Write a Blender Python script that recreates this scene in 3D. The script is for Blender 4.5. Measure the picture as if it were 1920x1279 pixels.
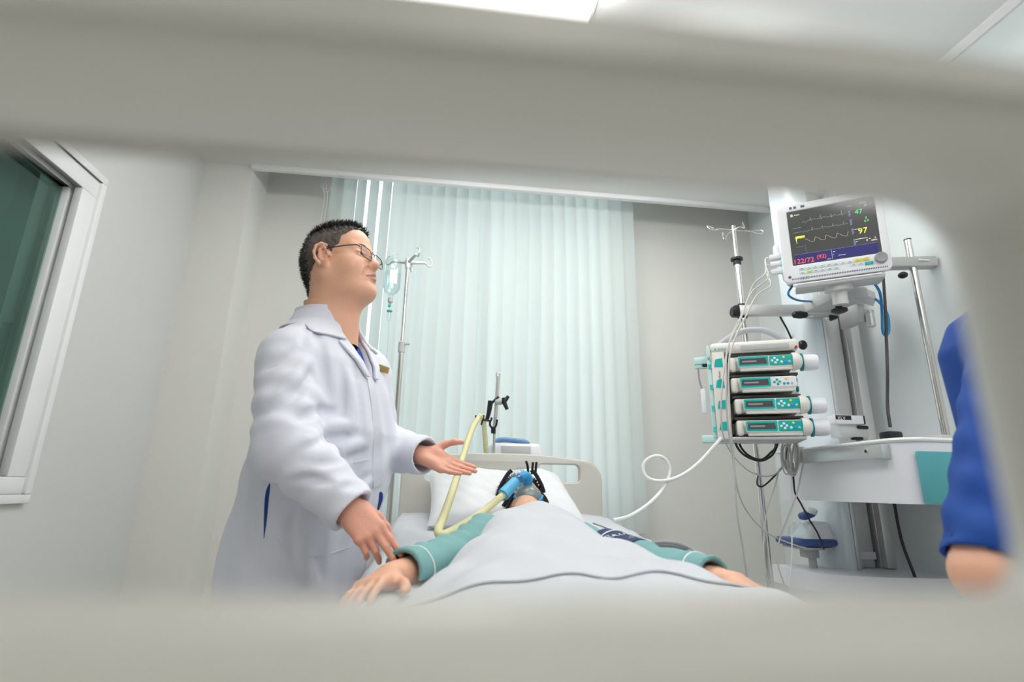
import bpy, bmesh, math, random
import numpy as np
from mathutils import Vector, Matrix, Euler
random.seed(7); np.random.seed(7)
for o in list(bpy.data.objects): bpy.data.objects.remove(o)
scene = bpy.context.scene
COL = scene.collection
R = math.radians

# ------------------------------------------------------------------ camera
FPX = 1000.0; ZC = 0.74
def nrm(v):
    v = np.array(v, float); return v/np.linalg.norm(v)
_U = nrm((65, -3609.5, FPX)); _V = nrm((-130, (FPX*FPX-130*65)/3609.5, FPX)); _X = np.cross(_V, _U)
MC = np.stack([_X, _V, _U], 1)                     # world -> camera (x right, y down, z forward)
def P(px, py, Y=None, X=None, Z=None):
    """a point of the room seen in this direction, on a plane of known X, Y or Z"""
    d = MC.T @ np.array([px-960, py-639.5, FPX])
    t = Y/d[1] if Y is not None else (X/d[0] if X is not None else (Z-ZC)/d[2])
    p = t*d; return Vector((p[0], p[1], p[2]+ZC))
cam = bpy.data.cameras.new('camera'); camo = bpy.data.objects.new('camera', cam); COL.objects.link(camo)
cam.sensor_width = 36; cam.lens = 36*FPX/1920; cam.clip_start = .005; cam.clip_end = 60
rows = [MC[0], -MC[1], -MC[2]]
rot = Matrix([list(r) for r in rows]).transposed()
camo.matrix_world = Matrix.Translation((0, 0, ZC)) @ rot.to_4x4()
cam.dof.use_dof = True; cam.dof.focus_distance = 1.95; cam.dof.aperture_fstop = 2.6
scene.camera = camo

# ------------------------------------------------------------------ light, exposure
scene.view_settings.view_transform = 'Standard'; scene.view_settings.look = 'None'
scene.view_settings.gamma = 1; scene.view_settings.use_curve_mapping = False
scene.view_settings.exposure = 0.32
world = bpy.data.worlds.new('sky'); scene.world = world; world.use_nodes = True
bg = world.node_tree.nodes['Background']
bg.inputs[0].default_value = (.96, .98, 1, 1); bg.inputs[1].default_value = 1.65
LAMP_W = 6.0         # emission of the ceiling panels

# ------------------------------------------------------------------ materials
MATS = {}
def mat(name, col, rough=.5, metal=0, bump=0, bscale=60, var=0, vscale=8, spec=.5, trans=0, ior=1.45, coat=0, emit=None, estr=0, alpha=1, sss=0, stretch=None, sheen=0):
    m = bpy.data.materials.new(name); m.use_nodes = True; nt = m.node_tree; b = nt.nodes['Principled BSDF']
    c = tuple(col)+(1,)
    b.inputs['Base Color'].default_value = c; b.inputs['Roughness'].default_value = rough
    b.inputs['Metallic'].default_value = metal; b.inputs['Specular IOR Level'].default_value = spec
    b.inputs['Transmission Weight'].default_value = trans; b.inputs['IOR'].default_value = ior
    b.inputs['Coat Weight'].default_value = coat; b.inputs['Alpha'].default_value = alpha
    b.inputs['Sheen Weight'].default_value = sheen
    if sss:
        b.inputs['Subsurface Weight'].default_value = sss; b.inputs['Subsurface Radius'].default_value = (.012, .005, .003); b.inputs['Subsurface Scale'].default_value = .5
    if emit: b.inputs['Emission Color'].default_value = tuple(emit)+(1,); b.inputs['Emission Strength'].default_value = estr
    tc = nt.nodes.new('ShaderNodeTexCoord'); src = tc.outputs['Object']
    if stretch:
        mp = nt.nodes.new('ShaderNodeMapping'); mp.inputs['Scale'].default_value = stretch; nt.links.new(src, mp.inputs[0]); src = mp.outputs[0]
    if var:
        n = nt.nodes.new('ShaderNodeTexNoise'); n.inputs['Scale'].default_value = vscale; n.inputs['Detail'].default_value = 4; nt.links.new(src, n.inputs['Vector'])
        mx = nt.nodes.new('ShaderNodeMix'); mx.data_type = 'RGBA'; mx.inputs[6].default_value = tuple(x*(1-var) for x in col)+(1,); mx.inputs[7].default_value = tuple(min(1, x*(1+var)) for x in col)+(1,)
        nt.links.new(n.outputs['Fac'], mx.inputs[0]); nt.links.new(mx.outputs[2], b.inputs['Base Color'])
    if bump:
        n = nt.nodes.new('ShaderNodeTexNoise'); n.inputs['Scale'].default_value = bscale; n.inputs['Detail'].default_value = 3; nt.links.new(src, n.inputs['Vector'])
        bp = nt.nodes.new('ShaderNodeBump'); bp.inputs['Strength'].default_value = bump; bp.inputs['Distance'].default_value = .002
        nt.links.new(n.outputs['Fac'], bp.inputs['Height']); nt.links.new(bp.outputs[0], b.inputs['Normal'])
    MATS[name] = m; return m
def thin_glass(name, col=(1, 1, 1), refl=.08, rough=.02):
    """a thin pane: clear with a mirror share that grows at grazing angles"""
    m = bpy.data.materials.new(name); m.use_nodes = True; nt = m.node_tree; nt.nodes.remove(nt.nodes['Principled BSDF'])
    out = nt.nodes['Material Output']; t = nt.nodes.new('ShaderNodeBsdfTransparent'); t.inputs[0].default_value = tuple(col)+(1,)
    g = nt.nodes.new('ShaderNodeBsdfGlossy'); g.inputs['Roughness'].default_value = rough
    lw = nt.nodes.new('ShaderNodeLayerWeight'); pw = nt.nodes.new('ShaderNodeMath'); pw.operation = 'POWER'; pw.inputs[1].default_value = 3.5; nt.links.new(lw.outputs['Facing'], pw.inputs[0])
    f = nt.nodes.new('ShaderNodeMath'); f.operation = 'MULTIPLY_ADD'; f.inputs[1].default_value = .75; f.inputs[2].default_value = refl*.6; nt.links.new(pw.outputs[0], f.inputs[0])
    mx = nt.nodes.new('ShaderNodeMixShader'); nt.links.new(f.outputs[0], mx.inputs[0]); nt.links.new(t.outputs[0], mx.inputs[1]); nt.links.new(g.outputs[0], mx.inputs[2])
    nt.links.new(mx.outputs[0], out.inputs[0]); MATS[name] = m; return m
def fabric_translucent(name, col, share=.5, col2=None):
    m = bpy.data.materials.new(name); m.use_nodes = True; nt = m.node_tree; nt.nodes.remove(nt.nodes['Principled BSDF'])
    out = nt.nodes['Material Output']; d = nt.nodes.new('ShaderNodeBsdfDiffuse'); d.inputs[0].default_value = tuple(col)+(1,)
    t = nt.nodes.new('ShaderNodeBsdfTranslucent'); t.inputs[0].default_value = tuple(col2 or col)+(1,)
    mx = nt.nodes.new('ShaderNodeMixShader'); mx.inputs[0].default_value = share
    nt.links.new(d.outputs[0], mx.inputs[1]); nt.links.new(t.outputs[0], mx.inputs[2])
    tc = nt.nodes.new('ShaderNodeTexCoord'); w = nt.nodes.new('ShaderNodeTexNoise'); w.inputs['Scale'].default_value = 900
    bp = nt.nodes.new('ShaderNodeBump'); bp.inputs['Strength'].default_value = .1; bp.inputs['Distance'].default_value = .001
    nt.links.new(tc.outputs['Object'], w.inputs['Vector']); nt.links.new(w.outputs['Fac'], bp.inputs['Height']); nt.links.new(bp.outputs[0], d.inputs['Normal'])
    nt.links.new(mx.outputs[0], out.inputs[0]); MATS[name] = m; return m

mat('wall_paint_shaded', (.645, .648, .635), .75, bump=.08, bscale=180, var=.015)  # left wall: shade put into the colour so the pilaster stands out
mat('wall_paint', (.72, .715, .682), .75, bump=.08, bscale=180, var=.015)
mat('wall_cool', (.74, .79, .80), .75, bump=.08, bscale=180, var=.015)
mat('ceiling_paint', (.87, .87, .85), .8, bump=.06, bscale=140, var=.01)
mat('floor_vinyl', (.72, .72, .69), .3, var=.06, vscale=12, bump=.05)
mat('white_trim', (.85, .85, .86), .4, bump=.03)
mat('bed_plastic', (.60, .59, .545), .38, bump=.05, bscale=300, var=.01)
mat('bed_steel', (.75, .76, .76), .4, metal=.3, bump=.03)
mat('rubber', (.05, .05, .055), .7, bump=.1, bscale=200)
mat('sheet', (.57, .595, .645), .85, bump=.25, bscale=500, sheen=.2)
mat('pillowcase', (.72, .74, .77), .85, bump=.25, bscale=500, sheen=.2)
mat('blanket', (.57, .59, .63), .9, bump=.25, bscale=420, sheen=.3)
mat('gown', (.19, .385, .385), .8, bump=.3, bscale=600, var=.05)
mat('gown_pipe', (.8, .88, .86), .8, bump=.1)
mat('coat', (.68, .695, .78), .75, bump=.2, bscale=700, sheen=.25)
mat('scrubs', (.008, .06, .30), .8, bump=.3, bscale=600, var=.06)
mat('scrubs_dark', (.015, .045, .22), .85, bump=.3, bscale=600, var=.06)
mat('skin', (.76, .42, .285), .45, bump=.25, bscale=260, var=.06, vscale=25, sss=.15)
mat('skin_hand', (.74, .37, .27), .5, bump=.3, bscale=300, var=.07, vscale=35, sss=.15)
mat('lips', (.50, .235, .18), .4, bump=.1)
mat('hair', (.025, .022, .022), .45, bump=.4, bscale=300, var=.3, vscale=60)
mat('hair_grey', (.12, .095, .08), .6, bump=.4, bscale=500, var=.4, vscale=220)
mat('eye_white', (.8, .78, .75), .2, bump=.01)
mat('iris', (.02, .012, .01), .1, bump=.01)
mat('glasses_metal', (.06, .04, .05), .3, metal=.7, bump=.01)
thin_glass('lens', (.97, .97, 1.0))
thin_glass('pane_clear', (.93, .98, .97))
thin_glass('pane_tint', (.55, .70, .66))
thin_glass('clear_plastic', (.9, .95, .95))
thin_glass('clear_plastic_blue', (.75, .9, .97))
thin_glass('fluid', (.95, .98, .99))
fabric_translucent('blind_slat', (.65, .69, .68), .36, (.80, .85, .845))
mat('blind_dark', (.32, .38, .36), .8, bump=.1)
mat('other_room', (.32, .48, .45), .7, bump=.05)
mat('chrome', (.72, .70, .68), .16, metal=1, bump=.01)
mat('steel', (.62, .64, .64), .32, metal=.85, bump=.06, bscale=120, stretch=(1, 1, 20))
mat('alu', (.66, .67, .67), .38, metal=.55, bump=.05, bscale=140, stretch=(1, 1, 30))
mat('alu_dark', (.42, .42, .40), .42, metal=.5, bump=.05, bscale=140, stretch=(1, 1, 30))
mat('pendant_white', (.78, .86, .91), .22, coat=.4, bump=.02)
mat('equip_white', (.82, .83, .87), .35, bump=.03)
mat('equip_cream', (.78, .76, .71), .4, bump=.04, var=.02)
mat('equip_grey', (.5, .51, .51), .45, bump=.05)
mat('equip_shadow', (.09, .09, .09), .6, bump=.05)
mat('teal', (.0, .45, .41), .4, bump=.03)
mat('teal_drawer', (.10, .40, .43), .4, bump=.03)
mat('teal_dark', (.0, .22, .25), .35, bump=.03)
mat('mint', (.55, .78, .76), .4, bump=.03)
mat('yellow', (.85, .68, .05), .4, bump=.02)
mat('yellow_green', (.72, .74, .16), .4, bump=.02)
mat('blue_button', (.05, .25, .75), .4, bump=.02)
mat('black_plastic', (.012, .012, .015), .35, bump=.05)
mat('grey_handle', (.42, .44, .48), .4, bump=.04)
mat('knob_grey', (.33, .33, .34), .4, bump=.04)
mat('lcd', (.10, .085, .09), .15, bump=.01)
mat('screen', (.035, .035, .036), .12, coat=.3, bump=.005, emit=(.30, .30, .29), estr=.14)
mat('screen_blue', (.02, .02, .08), .12, bump=.005, emit=(.06, .06, .22), estr=.45)
mat('s_red', (.6, .05, .04), .5, emit=(1, .1, .07), estr=.8, bump=.005)
mat('s_green', (.1, .6, .2), .5, emit=(.12, .75, .25), estr=.6, bump=.005)
mat('s_yellow', (.7, .7, .1), .5, emit=(.85, .85, .1), estr=.7, bump=.005)
mat('s_white', (.7, .7, .7), .5, emit=(.7, .75, .8), estr=.5, bump=.005)
mat('s_trace', (.3, .4, .3), .5, emit=(.32, .42, .32), estr=.4, bump=.005)
mat('s_trace2', (.5, .45, .35), .5, emit=(.5, .46, .34), estr=.4, bump=.005)
mat('s_slate', (.15, .17, .28), .5, emit=(.2, .23, .4), estr=.4, bump=.005)
mat('cable_grey', (.55, .54, .52), .45, bump=.03)
mat('cable_white', (.82, .83, .82), .4, bump=.03)
mat('cable_black', (.012, .012, .014), .4, bump=.03)
mat('cable_blue', (.02, .22, .5), .4, bump=.03)
mat('hose_grey', (.27, .29, .31), .5, bump=.05)
mat('mask_blue', (.03, .30, .62), .4, bump=.03)
mat('mask_lightblue', (.10, .44, .72), .4, bump=.03)
mat('mask_grey', (.22, .26, .25), .25, bump=.02, coat=.3)
mat('strap', (.015, .016, .02), .7, bump=.2, bscale=500)
mat('cuff_navy', (.025, .045, .12), .75, bump=.3, bscale=500)
mat('print_white', (.85, .86, .86), .6, bump=.01)
mat('print_dark', (.12, .13, .16), .6, bump=.01)
mat('print_teal', (.05, .45, .42), .6, bump=.01)
mat('red', (.6, .03, .05), .4, bump=.02)
mat('device_blue', (.05, .10, .30), .35, bump=.03)
mat('vent_blue', (.16, .32, .60), .4, bump=.03)
mat('lamp_glow', (.9, .9, .9), .5, emit=(1, .985, .95), estr=LAMP_W, bump=.005)
# tube plastic, yellowed and half clear
_m = mat('hose_yellow', (.86, .83, .52), .35, bump=.02, trans=.25, ior=1.2)
mat('gold', (.6, .42, .15), .3, metal=.9, bump=.01)

# ------------------------------------------------------------------ mesh helpers
def tag(o, label=None, cat=None, group=None, kind=None):
    if label: o['label'] = label
    if cat: o['category'] = cat
    if group: o['group'] = group
    if kind: o['kind'] = kind
    return o
def wloc(o):
    v = Vector((0, 0, 0))
    while o is not None: v = v+o.location; o = o.parent
    return v
def empty(name, loc=(0, 0, 0), label=None, cat=None, group=None, rot=None):
    o = bpy.data.objects.new(name, None); COL.objects.link(o); o.location = loc; o.empty_display_size = .05
    if rot: o.rotation_euler = rot
    return tag(o, label, cat, group)
def frame(ax):
    ax = Vector(ax).normalized(); t = Vector((0, 0, 1)) if abs(ax.z) < .95 else Vector((1, 0, 0))
    u = ax.cross(t).normalized(); return u, ax.cross(u).normalized(), ax
class MB:
    def __init__(s): s.v = []; s.f = []; s.m = []; s.cur = 0
    def add(s, vs, fs):
        b = len(s.v); s.v += [tuple(v) for v in vs]; s.f += [tuple(b+i for i in f) for f in fs]; s.m += [s.cur]*len(fs); return s
    def box(s, c, size, rot=None):
        c = Vector(c); hx, hy, hz = [x/2 for x in size]
        vs = [Vector((x, y, z)) for z in (-hz, hz) for y in (-hy, hy) for x in (-hx, hx)]
        if rot is not None: vs = [rot @ v for v in vs]
        return s.add([c+v for v in vs], [(0, 2, 3, 1), (4, 5, 7, 6), (0, 1, 5, 4), (2, 6, 7, 3), (0, 4, 6, 2), (1, 3, 7, 5)])
    def rbox(s, c, size, r=.01, seg=2, rot=None, taper=None):
        bm = bmesh.new(); bmesh.ops.create_cube(bm, size=1)
        for v in bm.verts:
            v.co = Vector((v.co.x*size[0], v.co.y*size[1], v.co.z*size[2]))
            if taper: taper(v.co)
        bmesh.ops.bevel(bm, geom=bm.edges[:]+bm.verts[:], offset=min(r, min(size)*.49), segments=seg, profile=.5, affect='EDGES')
        bm.verts.index_update()
        vs = [(rot @ v.co if rot is not None else v.co)+Vector(c) for v in bm.verts]; fs = [[v.index for v in f.verts] for f in bm.faces]; bm.free()
        return s.add(vs, fs)
    def cyl(s, a, b, r0, r1=None, n=16, caps=True):
        a = Vector(a); b = Vector(b); r1 = r0 if r1 is None else r1; u, w, _ = frame(b-a)
        vs = []
        for p, r in ((a, r0), (b, r1)):
            vs += [p+u*(r*math.cos(2*math.pi*i/n))+w*(r*math.sin(2*math.pi*i/n)) for i in range(n)]
        fs = [(i, (i+1) % n, n+(i+1) % n, n+i) for i in range(n)]
        if caps: fs += [tuple(range(n-1, -1, -1)), tuple(range(n, 2*n))]
        return s.add(vs, fs)
    def lathe(s, o, ax, prof, n=20):
        """prof: (distance along the axis, radius) from start to end"""
        o = Vector(o); u, w, a = frame(ax); vs = []; fs = []
        for (t, r) in prof: vs += [o+a*t+u*(max(r, 1e-5)*math.cos(2*math.pi*i/n))+w*(max(r, 1e-5)*math.sin(2*math.pi*i/n)) for i in range(n)]
        for k in range(len(prof)-1): fs += [(k*n+i, k*n+(i+1) % n, (k+1)*n+(i+1) % n, (k+1)*n+i) for i in range(n)]
        fs += [tuple(range(n-1, -1, -1)), tuple(range((len(prof)-1)*n, len(prof)*n))]
        return s.add(vs, fs)
    def tube(s, pts, r, n=10, smooth=0, closed=False, caps=True, rings=None):
        pts = [Vector(p) for p in pts]
        if smooth: pts = spline(pts, smooth, closed)
        m = len(pts); rr = [r(i/(m-1)) for i in range(m)] if callable(r) else [r]*m
        tans = []
        for i in range(m):
            if closed: t = pts[(i+1) % m]-pts[i-1]
            else: t = pts[min(i+1, m-1)]-pts[max(i-1, 0)]
            tans.append(t.normalized() if t.length > 1e-9 else Vector((0, 0, 1)))
        u, w, _ = frame(tans[0]); vs = []
        for i in range(m):
            if i:
                q = tans[i-1].rotation_difference(tans[i]); u = q @ u
            u = (u-tans[i]*u.dot(tans[i])).normalized(); w = tans[i].cross(u)
            vs += [pts[i]+u*(rr[i]*math.cos(2*math.pi*k/n))+w*(rr[i]*math.sin(2*math.pi*k/n)) for k in range(n)]
        fs = []
        for i in range(m if closed else m-1):
            j = (i+1) % m; fs += [(i*n+k, i*n+(k+1) % n, j*n+(k+1) % n, j*n+k) for k in range(n)]
        if not closed and caps: fs += [tuple(range(n-1, -1, -1)), tuple(range((m-1)*n, m*n))]
        return s.add(vs, fs)
    def ell(s, c, rad, n=16, m=10, rot=None):
        c = Vector(c); vs = []; fs = []
        for j in range(m+1):
            th = math.pi*j/m
            for i in range(n):
                ph = 2*math.pi*i/n; v = Vector((rad[0]*math.sin(th)*math.cos(ph), rad[1]*math.sin(th)*math.sin(ph), rad[2]*math.cos(th)))
                vs.append(c+(rot @ v if rot is not None else v))
        for j in range(m): fs += [(j*n+i, (j+1)*n+i, (j+1)*n+(i+1) % n, j*n+(i+1) % n) for i in range(n)]
        return s.add(vs, fs)
    def prism(s, poly, a, b):
        """poly: list of points as Vectors; extruded from offset a to offset b (Vectors)"""
        n = len(poly); a = Vector(a); b = Vector(b)
        vs = [Vector(p)+a for p in poly]+[Vector(p)+b for p in poly]
        return s.add(vs, [tuple(range(n-1, -1, -1)), tuple(range(n, 2*n))]+[(i, (i+1) % n, n+(i+1) % n, n+i) for i in range(n)])
    def grid(s, nu, nv, fn):
        vs = [fn(i/(nu-1), j/(nv-1)) for j in range(nv) for i in range(nu)]
        return s.add(vs, [(j*nu+i, j*nu+i+1, (j+1)*nu+i+1, (j+1)*nu+i) for j in range(nv-1) for i in range(nu-1)])
def spline(pts, k, closed=False):
    out = []; n = len(pts); rng = range(n if closed else n-1)
    for i in rng:
        p1 = pts[i]; p2 = pts[(i+1) % n]
        p0 = pts[i-1] if (closed or i > 0) else p1*2-p2
        p3 = pts[(i+2) % n] if (closed or i+2 < n) else p2*2-p1
        for j in range(k):
            t = j/k; out.append(.5*((2*p1)+(p2-p0)*t+(2*p0-5*p1+4*p2-p3)*t*t+(3*p1-p0-3*p2+p3)*t**3))
    if not closed: out.append(pts[-1].copy())
    return out
def link_mesh(name, me, m, parent, local):
    o = bpy.data.objects.new(name, me); COL.objects.link(o)
    for x in (m if isinstance(m, (list, tuple)) else [m]): me.materials.append(MATS[x])
    if parent is not None:
        o.parent = parent
        if not local:
            d = wloc(parent); me.transform(Matrix.Translation(-d))
    return o
def obj(name, mb, m, parent=None, local=False, smooth=35, label=None, clean=True):
    me = bpy.data.meshes.new(name); me.from_pydata(mb.v, [], mb.f)
    if isinstance(m, (list, tuple)): me.polygons.foreach_set('material_index', mb.m)
    if clean:
        bm = bmesh.new(); bm.from_mesh(me); bmesh.ops.remove_doubles(bm, verts=bm.verts, dist=1e-6); bmesh.ops.recalc_face_normals(bm, faces=bm.faces); bm.to_mesh(me); bm.free()
    if parent is None:                                    # give a lone thing its origin at its base
        vs = np.array([v.co for v in me.vertices]); c = Vector(((vs[:, 0].min()+vs[:, 0].max())/2, (vs[:, 1].min()+vs[:, 1].max())/2, vs[:, 2].min()))
        me.transform(Matrix.Translation(-c))
    o = link_mesh(name, me, m, parent, local)
    if parent is None: o.location = c
    if smooth:
        for p in me.polygons: p.use_smooth = True
        try: me.set_sharp_from_angle(angle=R(smooth))
        except Exception: pass
    if label: o['label'] = label
    return o
def struct(name, mb, m, parent=None, **k):
    o = obj(name, mb, m, parent, **k)
    if parent is None: o['kind'] = 'structure'
    return o
def curve_plate(splines, depth, bevel, m4):
    """filled outline (first) with holes, extruded; returns MB in the frame of m4 (x, y of the outline, z depth)"""
    cu = bpy.data.curves.new('tmp', 'CURVE'); cu.dimensions = '2D'; cu.fill_mode = 'BOTH'; cu.extrude = max(depth/2-bevel, 0); cu.bevel_depth = bevel; cu.bevel_resolution = 3; cu.offset = -bevel
    for pts in splines:
        sp = cu.splines.new('POLY'); sp.points.add(len(pts)-1); sp.use_cyclic_u = True
        for q, p in zip(sp.points, pts): q.co = (p[0], p[1], 0, 1)
    o = bpy.data.objects.new('tmp', cu); COL.objects.link(o); dg = bpy.context.evaluated_depsgraph_get(); dg.update()
    me = bpy.data.meshes.new_from_object(o.evaluated_get(dg)); mb = MB()
    mb.add([m4 @ v.co for v in me.vertices], [tuple(p.vertices) for p in me.polygons])
    bpy.data.objects.remove(o); bpy.data.curves.remove(cu); bpy.data.meshes.remove(me); return mb
def text_mb(txt, size, m4, align='LEFT', ext=0.0003):
    cu = bpy.data.curves.new('tmp', 'FONT'); cu.body = txt; cu.size = size; cu.align_x = align; cu.extrude = ext; cu.resolution_u = 2
    o = bpy.data.objects.new('tmp', cu); COL.objects.link(o); dg = bpy.context.evaluated_depsgraph_get(); dg.update()
    me = bpy.data.meshes.new_from_object(o.evaluated_get(dg)); mb = MB()
    mb.add([m4 @ v.co for v in me.vertices], [tuple(p.vertices) for p in me.polygons])
    bpy.data.objects.remove(o); bpy.data.curves.remove(cu); bpy.data.meshes.remove(me); return mb
def rrect(x0, y0, x1, y1, r, n=6):
    pts = []
    for cx, cy, a in ((x1-r, y0+r, -90), (x1-r, y1-r, 0), (x0+r, y1-r, 90), (x0+r, y0+r, 180)):
        for i in range(n+1): t = R(a+90*i/n); pts.append((cx+r*math.cos(t), cy+r*math.sin(t)))
    return pts
# ================================================================== ROOM
XL, XR, YB, YF, ZT = -1.433, 2.0, 3.1, -3.2, 2.5
LIPY = 2.85
struct('floor', MB().box(((XL+XR)/2, (YF+YB)/2, -.03), (XR-XL+.3, YB-YF+.3, .06)), 'floor_vinyl')
b = MB().box(((XL+XR)/2, (YF+LIPY)/2, ZT+.15), (XR-XL+.24, LIPY-YF, .3))
b.box(((XL+XR)/2, (LIPY+YB)/2, ZT+.28), (XR-XL+.24, YB-LIPY+.002, .04))
struct('ceiling', b, 'ceiling_paint')
struct('trim_1', MB().rbox(((-1.17+XR)/2, LIPY-.012, ZT-.014), (XR+1.17, .034, .03), .004), 'white_trim')
struct('trim_2', MB().prism([Vector((XR, 0, ZT)), Vector((XR-.03, 0, ZT)), Vector((XR-.03, 0, ZT-.012)), Vector((XR-.012, 0, ZT-.03)), Vector((XR, 0, ZT-.03))], (0, YF, 0), (0, LIPY-.04, 0)), 'white_trim')
# back wall with the window opening
WX0, WX1, WZ0, WZ1 = -.70, 1.06, .56, 2.755
b = MB(); t = .14
def wall_rect(b, x0, x1, z0, z1): b.box(((x0+x1)/2, YB+t/2, (z0+z1)/2), (x1-x0, t, z1-z0))
wall_rect(b, XL-.1, WX0, 0, ZT+.3); wall_rect(b, WX1, XR+.1, 0, ZT+.3); wall_rect(b, WX0, WX1, 0, WZ0); wall_rect(b, WX0, WX1, WZ1, ZT+.3)
struct('wall_back', b, 'wall_paint')
struct('wall_pilaster', MB().box(((XL-1.17)/2, (LIPY+YB)/2, (ZT+.26)/2), (XL*-1-1.17, YB-LIPY, ZT+.26)), 'wall_paint')
# left wall with the inner window opening
LY0, LY1, LZ0, LZ1 = .55, 2.03, .725, 1.85
b = MB(); t = .12
def lw(b, y0, y1, z0, z1): b.box((XL-t/2, (y0+y1)/2, (z0+z1)/2), (t, y1-y0, z1-z0))
lw(b, YF, LY0, 0, ZT); lw(b, LY1, YB, 0, ZT); lw(b, LY0, LY1, 0, LZ0); lw(b, LY0, LY1, LZ1, ZT)
struct('wall_left', b, 'wall_paint_shaded')
struct('wall_right', MB().box((XR+.06, (YF+YB)/2, (ZT+.3)/2), (.12, YB-YF, ZT+.3)), 'wall_cool')
struct('wall_front', MB().box(((XL+XR)/2, YF-.06, ZT/2), (XR-XL+.2, .12, ZT)), 'wall_paint')
for nm, c, s in (('baseboard_back', ((-1.17+XR)/2, YB-.008, .05), (XR+1.17, .016, .1)), ('baseboard_right', (XR-.008, (YF+YB)/2, .05), (.016, YB-YF-.04, .1)), ('baseboard_left', (XL+.008, (YF+LIPY)/2, .05), (.016, LIPY-YF-.04, .1))):
    struct(nm, MB().rbox(c, s, .004), 'white_trim')
# back window: frame, mullions, panes
w1 = empty('window_1', ((WX0+WX1)/2, YB+.07, WZ0)); w1['kind'] = 'structure'
def ring(x0, x1, z0, z1, w, y, d, b):
    for c, s in ((((x0+x1)/2, y, z0+w/2), (x1-x0, d, w)), (((x0+x1)/2, y, z1-w/2), (x1-x0, d, w)), ((x0+w/2, y, (z0+z1)/2), (w, d, z1-z0-2*w)), ((x1-w/2, y, (z0+z1)/2), (w, d, z1-z0-2*w))): b.rbox(c, s, .004)
    return b
obj('frame', ring(WX0, WX1, WZ0, WZ1, .05, YB+.08, .06, MB()), 'white_trim', w1)
for k in (1, 2): x = WX0+(WX1-WX0)*k/3; obj('mullion', MB().rbox((x, YB+.08, (WZ0+WZ1)/2), (.05, .055, WZ1-WZ0-.1), .004), 'white_trim', w1)
for k in range(3):
    x0 = WX0+.03+(WX1-WX0-.06)*k/3; x1 = x0+(WX1-WX0-.06)/3
    obj('pane', MB().box(((x0+x1)/2, YB+.09, (WZ0+WZ1)/2), (x1-x0-.02, .004, WZ1-WZ0-.06)), 'pane_clear', w1, smooth=0)
obj('window_sill', MB().rbox(((WX0+WX1)/2, YB-.01, WZ0-.02), (WX1-WX0+.1, .1, .04), .006), 'white_trim', w1)
# inner window on the left
w2 = empty('window_2', (XL, (LY0+LY1)/2, LZ0-.06)); w2['kind'] = 'structure'
def frame_left(y0, y1, z0, z1, w, x, d, b):
    for c, s in (((x, (y0+y1)/2, z0+w/2), (d, y1-y0, w)), ((x, (y0+y1)/2, z1-w/2), (d, y1-y0, w)), ((x, y0+w/2, (z0+z1)/2), (d, w, z1-z0-2*w)), ((x, y1-w/2, (z0+z1)/2), (d, w, z1-z0-2*w))): b.rbox(c, s, .004)
    return b
obj('frame', frame_left(LY0-.06, LY1+.06, LZ0-.06, LZ1+.06, .085, XL-.006, .03, MB()), 'white_trim', w2)
obj('outer_moulding', frame_left(LY0-.085, LY1+.085, LZ0-.062, LZ1+.075, .03, XL+.006, .03, MB()), 'white_trim', w2)
obj('inner_bead', frame_left(LY0-.002, LY1+.002, LZ0-.002, LZ1+.002, .03, XL-.055, .04, MB()), 'white_trim', w2)
obj('pane', MB().box((XL-.06, (LY0+LY1)/2, (LZ0+LZ1)/2), (.005, LY1-LY0-.02, LZ1-LZ0-.02)), 'pane_tint', w2, smooth=0)
b = MB(); x0, x1 = XL-1.5, XL-.12
b.box((x0-.05, 1.6, 1.25), (.1, 4.4, 2.5)); b.box(((x0+x1)/2, -.6, 1.25), (x1-x0, .1, 2.5)); b.box(((x0+x1)/2, 3.8, 1.25), (x1-x0, .1, 2.5)); b.box(((x0+x1)/2, 1.6, -.05), (x1-x0, 4.4, .1)); b.box(((x0+x1)/2, 1.6, 2.55), (x1-x0, 4.4, .1))
struct('wall_neighbour_room', b, 'other_room')
lz = P(120, 640, X=XL-.12).z
nb = empty('inner_window_blind', (XL-.14, 1.3, lz), 'dark grey vertical blind hanging behind the tinted inner window on the left', 'blind')
obj('headrail', MB().rbox((XL-.15, 1.3, 1.99), (.04, 1.7, .04), .005), 'white_trim', nb)
y = LY0-.1; k = 0
while y < LY1+.05:
    a = R(66+random.uniform(-8, 8)); w = .088
    def slat(u, v, y=y, a=a, w=w): s = (u-.5)*w; c = .006*(1-(2*u-1)**2); return (XL-.15+s*math.cos(a)-c*math.sin(a), y+s*math.sin(a)+c*math.cos(a), lz+v*(1.975-lz))
    obj('slat', MB().grid(5, 2, slat), 'blind_slat' if y > LY1-.05 else 'blind_dark', nb, clean=False); y += .083

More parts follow.
